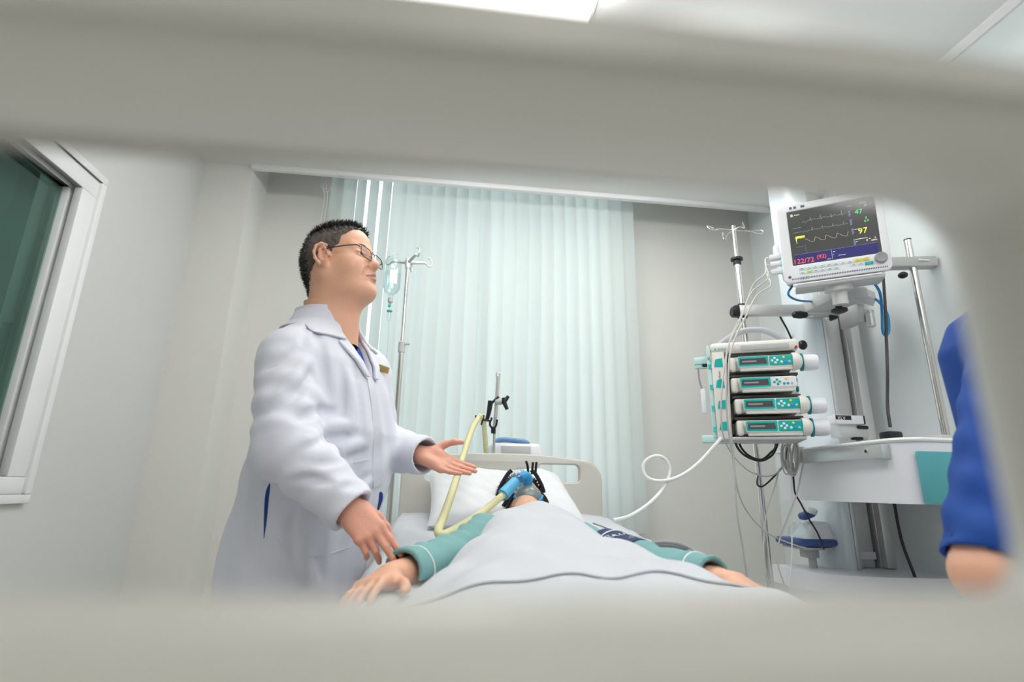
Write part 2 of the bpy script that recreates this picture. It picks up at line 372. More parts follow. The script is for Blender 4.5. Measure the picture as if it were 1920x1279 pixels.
# ceiling lamps; unseen ones at the foot end and next door are added as fill
LAMP_LABELS = ['square white ceiling light nearest the window blind, on the doctor\'s side', 'square white ceiling light in front of the equipment column, near the window', 'long narrow white ceiling light across the middle of the bed',
    'square white ceiling light over the foot of the bed, on the doctor\'s side', 'square white ceiling light added as unseen fill over the foot of the bed, on the drawer shelf side', 'square white ceiling light added as unseen fill against the right wall above the person in blue',
    'square white ceiling light added as unseen fill behind the foot board, farthest from the window', 'square white ceiling light added unseen to brighten the room beyond the inner window']
for (x, y, hx, hy) in ((.1, 2.05, .3, .3), (1.05, 2.0, .3, .3), (-.12, 1.46, .6, .15), (.1, .05, .3, .3), (.95, .05, .3, .3), (1.6, .05, .3, .3), (.28, -1.3, .3, .3), (-1.433-.75, 1.6, .3, .3)):
    cl = empty('ceiling_light', (x, y, ZT), LAMP_LABELS.pop(0), 'ceiling light', 'ceiling lights of the room' if x > XL else None)
    obj('frame', curve_plate([rrect(-hx, -hy, hx, hy, .01), rrect(-hx+.025, -hy+.025, hx-.025, hy-.025, .005)], .014, .002, Matrix.Translation((x, y, ZT-.007))), 'white_trim', cl)
    obj('diffuser', MB().rbox((x, y, ZT-.053), (2*hx-.06, 2*hy-.06, .094), .012), 'lamp_glow', cl)

# vertical blind on the back window
BY = 3.0
bl = empty('vertical_blind', (.2, BY, .52), 'pale green vertical window blind glowing with daylight behind the bed', 'blind')
obj('headrail', MB().rbox((.17, BY, 2.66), (1.95, .045, .05), .006), 'white_trim', bl)
nx = 25; X0 = P(642, 400, Y=BY).x-.05; X1 = 1.085
for k in range(nx):
    x = X0+(X1-X0)*k/(nx-1); w = .102; a = -R(27+random.uniform(-3, 3))
    if k in (2, 3, 4): a = -R(48)
    if k == 12: a = -R(46)
    if k >= nx-4: a = -R(18)
    def slat(u, v, x=x, a=a, w=w):
        s = (u-.5)*w; c = .012*(1-(2*u-1)**2); lean = .004*math.sin(v*3+x*9)
        return (x+s*math.cos(a)+c*math.sin(a)+lean, BY+s*math.sin(a)-c*math.cos(a), .515+v*(2.635-.515))
    o = obj('slat', MB().grid(9, 7, slat), 'blind_slat', bl, clean=False)
for x in (605, 611):
    pts = [P(x-2, 300, Y=2.97), P(x, 345, Y=2.97), P(x+3, 375, Y=2.97), P(x-4, 420, Y=2.97), P(x-8, 520, Y=2.97)]
    obj('pull_cord', MB().tube(pts, .0018, 6, 6), 'cable_white', bl)
for k, x in enumerate((607, 612)):
    pts = [P(x+6*math.cos(i), 345+10*math.sin(i)+k*6, Y=2.965) for i in np.linspace(0, 6.0, 9)]
    obj('pull_cord', MB().tube(pts, .0016, 6, 4), 'cable_white', bl)

# ================================================================== BED
BX = .258
bed = empty('hospital_bed', (BX, 1.2, 0), 'hospital bed with cream moulded head and foot boards, the patient lying on it', 'bed')
def board(zo, hx0, hx1, hz0, hz1, top_c, top_e, hw=.435, rc=.085, hr=.02):
    o = [(-hw, .34), (hw, .34)]
    o += [(hw-rc+rc*math.cos(R(t)), top_e-rc+rc*math.sin(R(t))) for t in range(0, 91, 10)]
    xs = np.linspace(hw-rc, -(hw-rc), 21)[1:-1]
    o += [(x, top_e+(top_c-top_e)*(1-(x/(hw-rc))**2)) for x in xs]
    o += [(-(hw-rc)+rc*math.cos(R(t)), top_e-rc+rc*math.sin(R(t))) for t in range(90, 181, 10)]
    return [[(x, z+zo) for x, z in o], rrect(hx0, hz0, hx1, hz1, hr), rrect(-hx1, hz0, -hx0, hz1, hr)]
def place_board(spl, y, d, bev):
    m4 = Matrix.Translation((BX, y, 0)) @ Matrix.Rotation(R(90), 4, 'X'); return curve_plate(spl, d, bev, m4)
obj('headboard', place_board(board(0, .152, .336, .769, .846, .888, .866), 2.372, .04, .006), 'bed_plastic', bed)
FB = board(0, .122, .405, .7205, .8165, .846, .838, hw=.47, rc=.07, hr=.012)
obj('footboard', place_board(FB, .108, .046, .019), 'bed_plastic', bed, label='cream moulded foot board with a long hand opening, very close to the viewer')
b = MB()
for s in (-1, 1): b.rbox((BX+s*.40, 1.22, .36), (.05, 2.2, .06), .01)
for y in (.3, .9, 1.5, 2.1): b.rbox((BX, y, .36), (.8, .05, .05), .008)
obj('side_frame', b, 'bed_steel', bed)
obj('mattress_deck', MB().rbox((BX, .74, .4), (.86, 1.2, .03), .01).rbox((BX, 1.84, .44), (.86, 1.06, .03), .01, rot=Matrix.Rotation(R(4.3), 3, 'X')), 'bed_plastic', bed)
for y in (.25, 2.2):
    obj('leg_bracket', MB().rbox((BX, y, .22), (.1, .08, .26), .01).rbox((BX, y, .12), (.78, .07, .05), .01), 'bed_steel', bed)
    for s in (-1, 1):
        c = obj('castor', MB().cyl((BX+s*.37-.02, y, .062), (BX+s*.37+.02, y, .062), .06, n=24), 'rubber', bed)
        obj('castor_fork', MB().rbox((BX+s*.37, y, .085), (.05, .05, .07), .01), 'bed_steel', c)
def zbed(Y):
    return .54 if Y < 1.15 else .54+.085*(Y-1.15)**1.15+.0
def wrinkle(x, y, s=1):
    return .0025*s*(math.sin(x*31+y*17+2*math.sin(y*9))+math.sin(x*13-y*41+1.7*math.sin(x*11)))
# mattress: a soft slab following the raised head section
def slab(x0, x1, y0, y1, top, th, r, nx=26, ny=48, wr=1):
    sec = []
    for i in range(nx+1): x = x0+(x1-x0)*i/nx; sec.append((x, 'T'))
    b = MB(); rowsN = []
    for j in range(ny+1):
        y = y0+(y1-y0)*j/ny; e = min(y-y0, y1-y)
        row = []
        ring_ = []
        for i in range(nx+1):
            x = x0+(x1-x0)*i/nx; dx = min(x-x0, x1-x); q = min(dx, e)
            d = 0 if q > r else r-math.sqrt(max(0, r*r-(r-q)**2))
            ring_.append((x, y, top(y)-d+(wrinkle(x, y)*wr if q > .02 else 0)))
        for i in range(nx, -1, -1):
            x = x0+(x1-x0)*i/nx; ring_.append((x, y, top(y)-th))
        rowsN.append(ring_)
    n = len(rowsN[0]); vs = [p for r_ in rowsN for p in r_]; fs = []
    for j in range(ny): fs += [(j*n+i, j*n+(i+1) % n, (j+1)*n+(i+1) % n, (j+1)*n+i) for i in range(n)]
    fs += [tuple(range(n-1, -1, -1)), tuple(range(ny*n, ny*n+n))]
    return b.add(vs, fs)
tag(obj('mattress', slab(BX-.445, BX+.445, .14, 2.345, zbed, .12, .035), 'sheet', smooth=60), 'white sheeted mattress of the hospital bed under the patient', 'mattress')
# pillow
def pillow(c, sx, sy, th, rot):
    b = MB()
    for sgn in (1, -1):
        def f(u, v, sgn=sgn):
            a = 2*u-1; d = 2*v-1; k = (1-abs(a)**3.2)*(1-abs(d)**3.2); h = th/2*max(k, 0)**.5
            pin = 1-.05*(1-abs(a)**2)*abs(d)**6; pin2 = 1-.05*(1-abs(d)**2)*abs(a)**6
            h += (.004*math.sin(a*9+d*3)+.003*math.sin(d*14-a*5)+.003*math.sin(a*22+d*17))*max(k, 0)
            if sgn > 0: h -= .05*math.exp(-((a-.05)/.42)**2-((d-.0)/.75)**2)
            return Vector(c)+rot @ Vector((a*sx/2*pin2, d*sy/2*pin, sgn*h))
        b.grid(45, 33, f)
    return b
prot = Matrix.Rotation(R(3), 3, 'Z') @ Matrix.Rotation(R(24), 3, 'X')
tag(obj('pillow', pillow((.225, 2.11, .705), .56, .44, .16, prot), 'pillowcase', smooth=80), "plump white pillow under the patient's head against the headboard", 'pillow')
# ================================================================== EQUIPMENT
def cable(name, pts, r, m, label, cat='cable', n=8, sm=8, group=None):
    return tag(obj(name, MB().tube(pts, r, n, sm), m, smooth=60), label, cat, group)
def PP(lst, Y=None):
    return [P(q[0], q[1], Y=(q[2] if len(q) > 2 else Y)) for q in lst]

# ---- equipment column hanging from the ceiling on the right
CX0, CXM, CX1, CYF, CYB = 1.655, 1.735, 1.93, 2.2, 2.36
zb = .44
col = empty('equipment_column', ((CX0+CX1)/2, (CYF+CYB)/2, ZT), 'pale blue and aluminium ceiling equipment column with monitor arm beside the right wall', 'equipment column')
# white shell with a rounded left front
pr = [(CXM, CYF), (CX0+.07, CYF+.0)] + [(CX0+.07-.07*math.sin(R(a)), CYF+.07-.07*math.cos(R(a))) for a in range(10, 91, 10)] + [(CX0, CYB), (CXM, CYB)]
obj('shell', MB().prism([Vector((x, y, 0)) for x, y in pr], (0, 0, zb), (0, 0, ZT)), 'pendant_white', col)
obj('shell_trim', MB().rbox((CXM+.012, CYF+.02, (zb+ZT)/2), (.022, .05, ZT-zb), .006), 'alu', col)
obj('rail_back', MB().box(((CXM+CX1)/2+.01, CYF+.10, (zb+ZT)/2), (CX1-CXM-.02, .05, ZT-zb)), 'alu_dark', col)
obj('rail_plate', MB().rbox((CXM+.075, CYF+.055, (zb+ZT)/2), (.09, .03, ZT-zb), .006), 'alu', col)
obj('rail_edge', MB().rbox((CX1-.03, CYF+.05, (zb+ZT)/2), (.05, .1, ZT-zb), .01), 'alu', col)
obj('rail_lip', MB().rbox((CXM+.145, CYF+.06, (zb+ZT)/2), (.018, .06, ZT-zb), .005), 'alu', col)
obj('back_panel', MB().rbox(((CXM+CX1)/2, (CYF+.12+CYB)/2, (zb+ZT)/2), (CX1-CXM, CYB-CYF-.12, ZT-zb), .012), 'alu', col)
obj('ceiling_flange', MB().rbox(((CX0+CX1)/2, (CYF+CYB)/2, ZT-.03), (CX1-CX0+.1, CYB-CYF+.08, .06), .02), 'pendant_white', col)
obj('socket_plate', MB().rbox((1.72+.09, CYF+.035, P(1540, 345, Y=2.2).z), (.07, .012, .05), .004), 'equip_white', col)
obj('gas_outlet', MB().cyl((1.87, CYF+.05, P(1560, 350, Y=2.2).z), (1.87, CYF-.0, P(1560, 350, Y=2.2).z), .026, .022), 'equip_grey', col)
# bottom tray
tr = [(CX0-.20, CYF+.0), (CX0-.14, CYF-.12), (CX0+.02, CYF-.2), (CX1+.02, CYF-.24), (CX1+.02, CYB), (CX0-.20, CYB)]
obj('bottom_tray', MB().prism([Vector((x, y, 0)) for x, y in spline([Vector((a, b_, 0)) for a, b_ in tr[:4]], 6) and [(p.x, p.y) for p in spline([Vector((a, b_, 0)) for a, b_ in tr[:4]], 6)]+tr[4:]], (0, 0, zb-.07), (0, 0, zb)), 'equip_white', col)
# screw plate low on the rail
q = P(1650, 1063, Y=2.2); obj('maker_plate', MB().rbox((CXM+.085, CYF+.037, zb+.05), (.075, .006, .03), .002), 'equip_white', col)

# monitor arm: horizontal bar, clamp block, knobs, pegs
za = P(1560, 572, Y=2.1).z
ivx = P(1385, 583, Y=2.2); ax0 = Vector((ivx.x, 2.185, P(1385, 583, Y=2.185).z)); ax1 = P(1565, 560, Y=2.1); ax1.z = ax0.z
rotb = Matrix.Rotation(math.atan2(ax1.y-ax0.y, ax1.x-ax0.x), 3, 'Z'); mid = (ax0+ax1)/2
arm = obj('pole_arm', MB().rbox(mid, ((ax1-ax0).length+.02, .035, .048), .004, rot=rotb), 'alu', col)
obj('arm_clamp', MB().rbox((ax0.x-.008, ax0.y+.01, ax0.z), (.05, .05, .05), .008).cyl((ax0.x-.045, ax0.y, ax0.z-.01), (ax0.x-.02, ax0.y, ax0.z-.01), .018), 'black_plastic', arm)
mc = P(1572, 545, Y=1.95)
obj('clamp_block', MB().rbox((1.66, 2.05, ax0.z+.01), (.14, .3, .05), .006), 'equip_grey', col)
wing = [P(1543, 552, Y=1.86), P(1578, 545, Y=1.86), P(1645, 575, Y=2.02), P(1640, 590, Y=2.1), P(1556, 567, Y=1.98)]
zz = ax0.z+.03
obj('shelf_wing', MB().prism([Vector((v.x, v.y, zz)) for v in wing], (0, 0, 0), (0, 0, .035)), 'alu', col)
obj('mount_disc', MB().lathe((1.515, 1.88, zz+.0), (0, 0, 1), [(0, .03), (.008, .045), (.05, .045), (.055, .035), (.085, .03)], 24), 'alu', col)
k1 = P(1573, 577, Y=1.9)
kn = obj('lever_knob', MB().lathe((k1.x, k1.y, k1.z-.022), (0, 0, 1), [(0, .02), (.006, .031), (.014, .031), (.02, .014), (.05, .012)], 20), 'black_plastic', col)
obj('knob_pin', MB().cyl((k1.x, k1.y, k1.z+.01), (k1.x, k1.y, k1.z+.05), .005), 'chrome', kn)
for i, (px, py, L) in enumerate(((1499, 591, 30), (1562, 597, 17))):
    c = P(px, py, Y=2.08); d = L*.0022
    kk = obj('clamp_handle', MB().lathe((c.x-d/2, c.y, c.z), (1, -.15, .0 if i == 0 else .15), [(0, .008), (.006, .015), (d*.5, .018 if i == 0 else .011), (d*.9, .013 if i == 0 else .008), (d, .006)], 14), 'black_plastic', col)
    obj('handle_stem', MB().cyl((c.x+(d/2-.004 if i == 0 else -d/2-.015), c.y, c.z), (c.x+(d/2+.03 if i == 0 else -d/2+.004), c.y, c.z), .005), 'chrome', kk)
pg = P(1632, 597, Y=2.02); obj('peg', MB().lathe((pg.x, pg.y, pg.z+.035), (0, 0, -1), [(0, .01), (.01, .012), (.014, .017), (.07, .017), (.074, .014)], 20), 'alu', col)
hb = P(1605, 595, Y=2.1); hbk = obj('hinge_block', MB().rbox((hb.x-.02, hb.y, hb.z), (.035, .12, .085), .005).rbox((hb.x+.03, hb.y-.02, hb.z+.005), (.07, .03, .05), .004), 'equip_grey', col)
obj('hinge_screw', MB().cyl((hb.x+.025, hb.y-.03, hb.z-.01), (hb.x+.025, hb.y-.04, hb.z-.01), .01), 'black_plastic', hbk)
kb = P(1505, 647, Y=2.1); obj('rail_knob', MB().ell(kb, (.02, .016, .022), 14, 8), 'black_plastic', col)
# clamp with label in front of the rail
cb = P(1585, 788, Y=2.05)
cm = obj('label_clamp', MB().rbox(cb, (.13, .05, .036), .004), 'equip_white', col)
cmx = Matrix.Translation((cb.x-.055, cb.y-.0255, cb.z-.002)) @ Matrix.Rotation(R(90), 4, 'X')
obj('label_field', MB().box((cb.x-.027, cb.y-.0252, cb.z+.007), (.07, .001, .018)), 'black_plastic', cm)
obj('label_text', text_mb('XLV', .02, cmx), 'print_white', cm)
obj('clamp_cap', MB().rbox((cb.x+.068, cb.y, cb.z), (.008, .05, .036), .003), 'black_plastic', cm)
cd = P(1592, 808, Y=2.08); c2 = obj('clamp_body', MB().rbox(cd, (.13, .07, .06), .008), 'alu', col)
obj('clamp_slot', MB().rbox((cd.x+.035, cd.y-.035, cd.z+.012), (.05, .014, .014), .005), 'black_plastic', c2)
obj('clamp_foot', MB().rbox((cd.x+.015, cd.y-.02, cd.z-.034), (.045, .02, .012), .004), 'black_plastic', c2)

# ---- drawer shelf on the column
SX, SY0, SY1, SZ0, SZ1 = 1.40, 1.5, 2.2, .716, .905
sh = empty('drawer_shelf', ((SX+XR)/2, 1.85, SZ0), 'white drawer shelf with a teal drawer front below the monitor', 'shelf')
r = .075
pr = [(XR-.02, SY0)] + [(SX+r-r*math.sin(R(a)), SY0+r-r*math.cos(R(a))) for a in range(0, 91, 9)] + [(SX+.02, CYF-.01), (XR-.02, CYF-.01)]
obj('case', MB().prism([Vector((x, y, 0)) for x, y in pr], (0, 0, SZ0), (0, 0, SZ1)), 'equip_white', sh)
edge = [Vector((x, y, SZ1+.004)) for x, y in pr[:-2]] + [Vector((SX+.02, CYF-.02, SZ1+.004))]
obj('edge_bead', MB().tube(edge, .007, 8), 'cable_white', sh)
obj('back_rim', MB().rbox((XR-.18, SY0+.28, SZ1+.02), (.32, .3, .035), .006), 'equip_grey', sh)
d0 = P(1716, 846, Y=SY0); d1 = P(1733, 945, Y=SY0)
dr = obj('drawer', MB().rbox(((d0.x+XR-.03)/2, SY0-.004, (d0.z+d1.z)/2), (XR-.03-d0.x, .014, d0.z-d1.z), .003), 'teal_drawer', sh, label='teal drawer front')
obj('drawer_grip', MB().rbox(((d0.x+XR)/2+.05, SY0-.02, d0.z-.02), (.16, .02, .016), .005), 'equip_white', dr)
ra0 = P(1510, 862, X=SX-.02); ra1 = P(1655, 836, X=SX-.02)
rl = obj('side_rail', MB().rbox((SX-.024, (ra0.y+ra1.y)/2, .875), (.012, abs(ra0.y-ra1.y), .042), .002), 'steel', sh)
obj('rail_end', MB().rbox((SX-.014, min(ra0.y, ra1.y)+.003, .875), (.03, .012, .044), .002), 'steel', rl)
for t_ in (.1, .6): obj('rail_standoff', MB().cyl((SX-.02, ra1.y+(ra0.y-ra1.y)*t_, .875), (SX+.004, ra1.y+(ra0.y-ra1.y)*t_, .875), .01), 'steel', rl)
obj('rail_screw', MB().cyl((SX-.0295, ra1.y+.06, .878), (SX-.032, ra1.y+.06, .878), .009), 'steel', rl)
obj('screw_socket', MB().cyl((SX-.032, ra1.y+.06, .878), (SX-.0325, ra1.y+.06, .878), .005), 'black_plastic', rl)
pl = P(1669, 808, Y=1.72)
ps = empty('power_plug', (pl.x, pl.y, SZ1), 'black power plug block standing on the drawer shelf', 'plug')
obj('body', MB().rbox((pl.x, pl.y, SZ1+.03), (.055, .05, .045), .008), 'black_plastic', ps)
obj('cord', MB().tube(PP([(1669, 800, 1.72), (1664, 760, 1.74), (1664, 700, 1.78), (1662, 640, 1.8), (1660, 580, 1.82), (1656, 520, 1.84)]), .0055, 8, 8), 'cable_black', ps)
tagc = P(1652, 803, Y=1.78); tag(obj('red_tab', MB().rbox((tagc.x, tagc.y, SZ1+.03), (.006, .02, .04), .002), 'red'), 'small red tab at the back edge of the drawer shelf', 'tab')

# ---- steel pole on the right with its arm
px_ = P(1735, 620, Y=1.85).x
sp = empty('steel_pole', (px_, 1.85, SZ1), 'brushed steel pole with grey arm right of the monitor', 'pole')
ztop = P(1703, 450, Y=1.85).z
obj('tube', MB().cyl((px_, 1.85, SZ1), (px_, 1.85, ztop-.003), .0135, n=20), 'chrome', sp)
obj('end_cap', MB().cyl((px_, 1.85, ztop-.003), (px_, 1.85, ztop+.002), .0138, n=20), 'black_plastic', sp)
a0 = P(1648, 483, Y=1.88); a1 = P(1733, 505, Y=1.84); az = (a0.z+a1.z)/2
am = obj('arm', MB().rbox(((a0.x+a1.x)/2+.01, (a0.y+a1.y)/2, az), ((a1-a0).length+.06, .05, .045), .006, rot=Matrix.Rotation(math.atan2(a1.y-a0.y, a1.x-a0.x), 3, 'Z')), 'equip_grey', sp)
kq = P(1693, 516, Y=1.83); obj('arm_knob', MB().ell(kq, (.018, .018, .014), 12, 8), 'black_plastic', am)
obj('arm_print', text_mb('KLS MARTIN', .012, Matrix.Translation((a1.x-.055, a1.y-.029, a1.z-.004)) @ Matrix.Rotation(R(90), 4, 'X')) if False else MB().box((a1.x-.02, a1.y-.0275, az), (.05, .001, .006)), 'print_white', am)

# ---- patient monitor
MO = P(1561, 435, Y=1.75)
mon = empty('patient_monitor', MO, 'white patient monitor with a dark screen showing 122/72 in red', 'monitor', rot=(R(8), 0, R(-34)))
SW, SH = .302, .226
bl_, br_, bt_, bb_ = .038, .026, .030, .070
x0, x1, z0, z1 = -SW/2-bl_, SW/2+br_, -SH/2-bb_, SH/2+bt_
obj('housing', MB().rbox(((x0+x1)/2, .075, (z0+z1)/2-.004), (x1-x0-.02, .13, z1-z0-.02), .02, 3), 'equip_grey', mon, local=True)
bez = curve_plate([rrect(x0, z0, x1, z1, .022), rrect(-SW/2, -SH/2, SW/2, SH/2, .003, 2)], .03, .005, Matrix.Translation((0, .012, 0)) @ Matrix.Rotation(R(90), 4, 'X'))
obj('bezel', bez, 'equip_white', mon, local=True)
obj('side_shell', MB().rbox((x0+.012, .07, -.03), (.03, .1, .24), .01), 'equip_white', mon, local=True)
scn = obj('screen', MB().box((0, .004, 0), (SW+.004, .006, SH+.004)), 'screen', mon, local=True, smooth=0)
def sc(u, v, d=.0): return Vector((-SW/2+u*SW, -.0002-d, SH/2-v*SH))
def sbox(u0, u1, v0, v1, d=.0002):
    a = sc(u0, v0); b_ = sc(u1, v1); return MB().box(((a.x+b_.x)/2, -d/2+.0006, (a.z+b_.z)/2), (b_.x-a.x, .0006+d, a.z-b_.z))
def stext(txt, size, u, v, m, name='readout', align='CENTER'):
    p = sc(u, v); return obj(name, text_mb(txt, size, Matrix.Translation((p.x, -.0002, p.z-size*.36)) @ Matrix.Rotation(R(90), 4, 'X'), align), m, scn, local=True, smooth=0)
obj('status_band', sbox(.03, .965, .81, .985), 'screen_blue', scn, local=True, smooth=0)
obj('band_line', sbox(.03, .965, .805, .81, .0005), 's_slate', scn, local=True, smooth=0)
stext('122/72', .027, .13, .93, 's_red'); stext('(92)', .021, .34, .90, 's_red')
stext('47', .026, .815, .215, 's_green'); stext('II', .013, .885, .345, 's_green'); stext('0.9', .013, .885, .40, 's_green')
stext('97', .031, .83, .56, 's_yellow'); stext('APN', .010, .935, .755, 's_white'); stext('0', .012, .86, .74, 's_white'); stext('4', .010, .95, .715, 's_white')
stext('Adult', .009, .115, .075, 's_white', 'caption'); stext('06/03', .008, .725, .09, 's_trace', 'caption'); stext('10:36', .010, .87, .07, 's_white', 'caption')
obj('battery_icon', sbox(.885, .91, .10, .145), 's_trace', scn, local=True, smooth=0)
obj('alarm_icon', sbox(.04, .07, .05, .10), 's_trace2', scn, local=True, smooth=0)
for v0, v1, u in ((.17, .28, .70), (.335, .44, .705), (.50, .61, .71), (.69, .80, .715)):
    b = MB()
    for i in range(4): vv = v0+(v1-v0)*i/4; s_ = sbox(u, u+.028-.008*(i % 2), vv, vv+(v1-v0)/6); b.add(s_.v, s_.f)
    obj('scale_marks', b, 's_slate', scn, local=True, smooth=0)
for nm, pts, m_ in (('waveform', [(.17, .235), (.19, .21), (.2, .25)]+[x for k in range(4) for x in [(.24+k*.12, .215), (.262+k*.12, .212), (.268+k*.12, .165-.02*(k % 2)), (.274+k*.12, .235), (.28+k*.12, .213), (.31+k*.12, .195), (.33+k*.12, .214)]], 's_trace'),
                    ('waveform', [(.05, .405), (.15, .4), (.17, .42), (.19, .39), (.21, .42), (.22, .4)]+[x for k in range(4) for x in [(.25+k*.12, .398), (.268+k*.12, .396), (.274+k*.12, .345), (.28+k*.12, .41), (.3+k*.12, .38), (.32+k*.12, .398)]], 's_trace'),
                    ('waveform', [x for k in range(4) for x in [(.18+k*.125, .545), (.20+k*.125, .555), (.235+k*.125, .60), (.27+k*.125, .615), (.285+k*.125, .6), (.295+k*.125, .54), (.304+k*.125, .535)]], 's_trace2'),
                    ('waveform', [(.05, .32), (.15, .315)], 's_trace')):
    obj(nm, MB().tube([sc(u, v, .0002) for u, v in pts], .0006, 4), m_, scn, local=True, smooth=0)
b = MB()
for i in range(22):
    u = .07+i*.005; h = [.09, .16, .07, .05, .04, .05, .035, .03][i] if i < 8 else .02+.018*(i % 3); s_ = sbox(u, u+.005, .475, .475+h*.8); b.add(s_.v, s_.f)
obj('histogram', b, 's_yellow', scn, local=True, smooth=0)
for u0, u1, v0, v1 in ((.74, .87, .695, .703), (.74, .76, .735, .742), (.88, .90, .715, .725), (.53, .61, .925, .935), (.40, .445, .965, .975), (.458, .462, .82, .98), (.475, .5, .845, .86), (.47, .485, .9, .91), (.17, .173, .64, .8), (.06, .16, .67, .674), (.74, .80, .52, .525)):
    obj('caption', sbox(u0, u1, v0, v1), 's_white' if v0 > .5 and u0 > .3 else 's_slate', scn, local=True, smooth=0)
zk = -SH/2
def key(x, z, w=.0165, h=.009, m_='mint', nm='key'):
    k_ = obj(nm, MB().rbox((x, -.0045, z), (w, .004, h), .0015, 1), 'equip_white' if m_ == 'mint' else m_, mon, local=True)
    obj('key_border', MB().box((x, -.0034, z), (w+.003, .0016, h+.003)), 'mint', k_, local=True, smooth=0)
    obj('key_print', MB().box((x, -.00655, z), (w*.5, .0004, h*.22)), 'print_dark' if m_ == 'mint' else 'knob_grey', k_, local=True, smooth=0)
for i in range(8): key(-.122+i*.0235, zk-.018)
for i in range(6): key(-.122+i*.0235, zk-.034, m_='yellow_green' if i == 1 else 'mint')
for i in range(2): key(.054+i*.0235, zk-.031)
key(.068, zk-.0165, .022, .012, 'yellow'); key(.094, zk-.0165, .024, .012, 'yellow'); key(.104, zk-.034, .026, .012, 'teal')
rk = obj('rotary_knob', MB().lathe((.144, -.003, zk-.019), (0, -1, 0), [(0, .0215), (.012, .020), (.0145, .017), (.0135, .009), (.0135, 0)], 28), 'knob_grey', mon, local=True)
for dx in (-.135, -.12): obj('indicator', MB().cyl((dx, -.0028, SH/2+.014), (dx, -.0042, SH/2+.014), .0055, n=14), 'print_dark', mon, local=True)
obj('indicator', MB().box((-.092, -.0036, SH/2+.014), (.014, .001, .009)), 'print_dark', mon, local=True)
obj('brand_mark', MB().cyl((-.168, -.0028, zk-.046), (-.168, -.0036, zk-.046), .006, n=16), 'print_dark', mon, local=True)
b = MB()
for i in range(58): x = -.16+i*.0056; b.box((x, -.0032, zk-.056), (.0028, .0016, .006 if not 5 < i < 11 else .011))
obj('vent_slots', b, 'print_dark', mon, local=True, smooth=0)
obj('base_tray', MB().rbox((.0, .06, z0-.016), (.30, .14, .02), .006), 'equip_grey', mon, local=True)
obj('front_lip', MB().rbox((-.01, -.004, z0-.012), (.30, .012, .012), .003), 'equip_white', mon, local=True)
obj('swivel', MB().lathe((0, .06, z0-.026), (0, 0, -1), [(0, .05), (.02, .05), (.025, .028), (.075, .028)], 20), 'alu', mon, local=True)
for i, z in enumerate((-.055, -.085, -.118)):
    cn = obj('connector', MB().rbox((x0-.02, .04, z), (.05, .03, .02), .005), 'equip_white', mon, local=True)
    obj('connector_collar', MB().rbox((x0+.0, .04, z), (.014, .034, .024), .003), 'mint', cn, local=True)
obj('module', MB().rbox((x0-.012, .07, -.03), (.03, .06, .06), .01), 'equip_white', mon, local=True)
MM = Matrix.Translation(MO) @ Euler((R(8), 0, R(-34))).to_matrix().to_4x4()

# ---- infusion stand on the right (pole with hook head) and pump rack
ip = P(1385, 583, Y=2.2)
IVX, IVY = P(1375, 425, Y=2.2).x, 2.2
iv2 = empty('infusion_pole', (IVX, IVY, 0), 'chrome infusion pole with wire hooks and black collar behind the pump rack', 'infusion stand')
zt2 = P(1375, 424, Y=2.2).z
obj('upper_tube', MB().cyl((IVX, IVY, 1.2), (IVX, IVY, zt2), .0095, n=16), 'chrome', iv2)
obj('lower_tube', MB().cyl((IVX, IVY, .1), (IVX, IVY, P(1380, 490, Y=2.2).z), .0135, n=16), 'chrome', iv2)
zc_ = P(1379, 487, Y=2.2).z
obj('collar', MB().lathe((IVX, IVY, zc_-.025), (0, 0, 1), [(0, .018), (.02, .018), (.022, .028), (.032, .028), (.036, .018), (.04, .012)], 20), 'black_plastic', iv2)
obj('clamp_grip', MB().lathe((IVX, IVY, ax0.z-.03), (0, 0, 1), [(0, .02), (.008, .024), (.06, .024), (.07, .016)], 14), 'black_plastic', iv2)
zh = P(1375, 432, Y=2.2).z
for s in (-1, 1):
    pts = [Vector((IVX, IVY, zh)), Vector((IVX+s*.05, IVY, zh+.002)), Vector((IVX+s*.085, IVY-.005, zh-.002)), Vector((IVX+s*.11, IVY-.02, zh-.018)), Vector((IVX+s*.135, IVY-.02, zh-.012)), Vector((IVX+s*.14, IVY-.01, zh+.006)), Vector((IVX+s*.118, IVY+.002, zh+.01)), Vector((IVX+s*.10, IVY+.004, zh+.006))]
    obj('hook', MB().tube(pts, .0026, 8, 6), 'chrome', iv2)
pts = [Vector((IVX, IVY, zh)), Vector((IVX+.002, IVY+.06, zh+.01)), Vector((IVX+.01, IVY+.1, zh-.006)), Vector((IVX+.012, IVY+.12, zh+.02)), Vector((IVX+.0, IVY+.1, zh+.04))]
obj('hook', MB().tube(pts, .0026, 8, 6), 'chrome', iv2)
pts = [Vector((IVX, IVY, zh)), Vector((IVX-.004, IVY-.06, zh-.012)), Vector((IVX-.008, IVY-.1, zh-.04)), Vector((IVX-.02, IVY-.11, zh-.015))]
obj('hook', MB().tube(pts, .0026, 8, 6), 'chrome', iv2)
for k in range(5):
    a = 2*math.pi*k/5+.3; e = Vector((IVX+.24*math.cos(a), IVY+.24*math.sin(a), .06))
    lg = obj('foot', MB().tube([Vector((IVX, IVY, .12)), Vector((IVX+.1*math.cos(a), IVY+.1*math.sin(a), .105)), e+Vector((0, 0, .02))], .013, 8, 4), 'chrome', iv2)
    obj('castor', MB().cyl(e-Vector((.012, 0, .035)), e+Vector((.012, 0, -.035)), .025, n=16), 'rubber', lg)

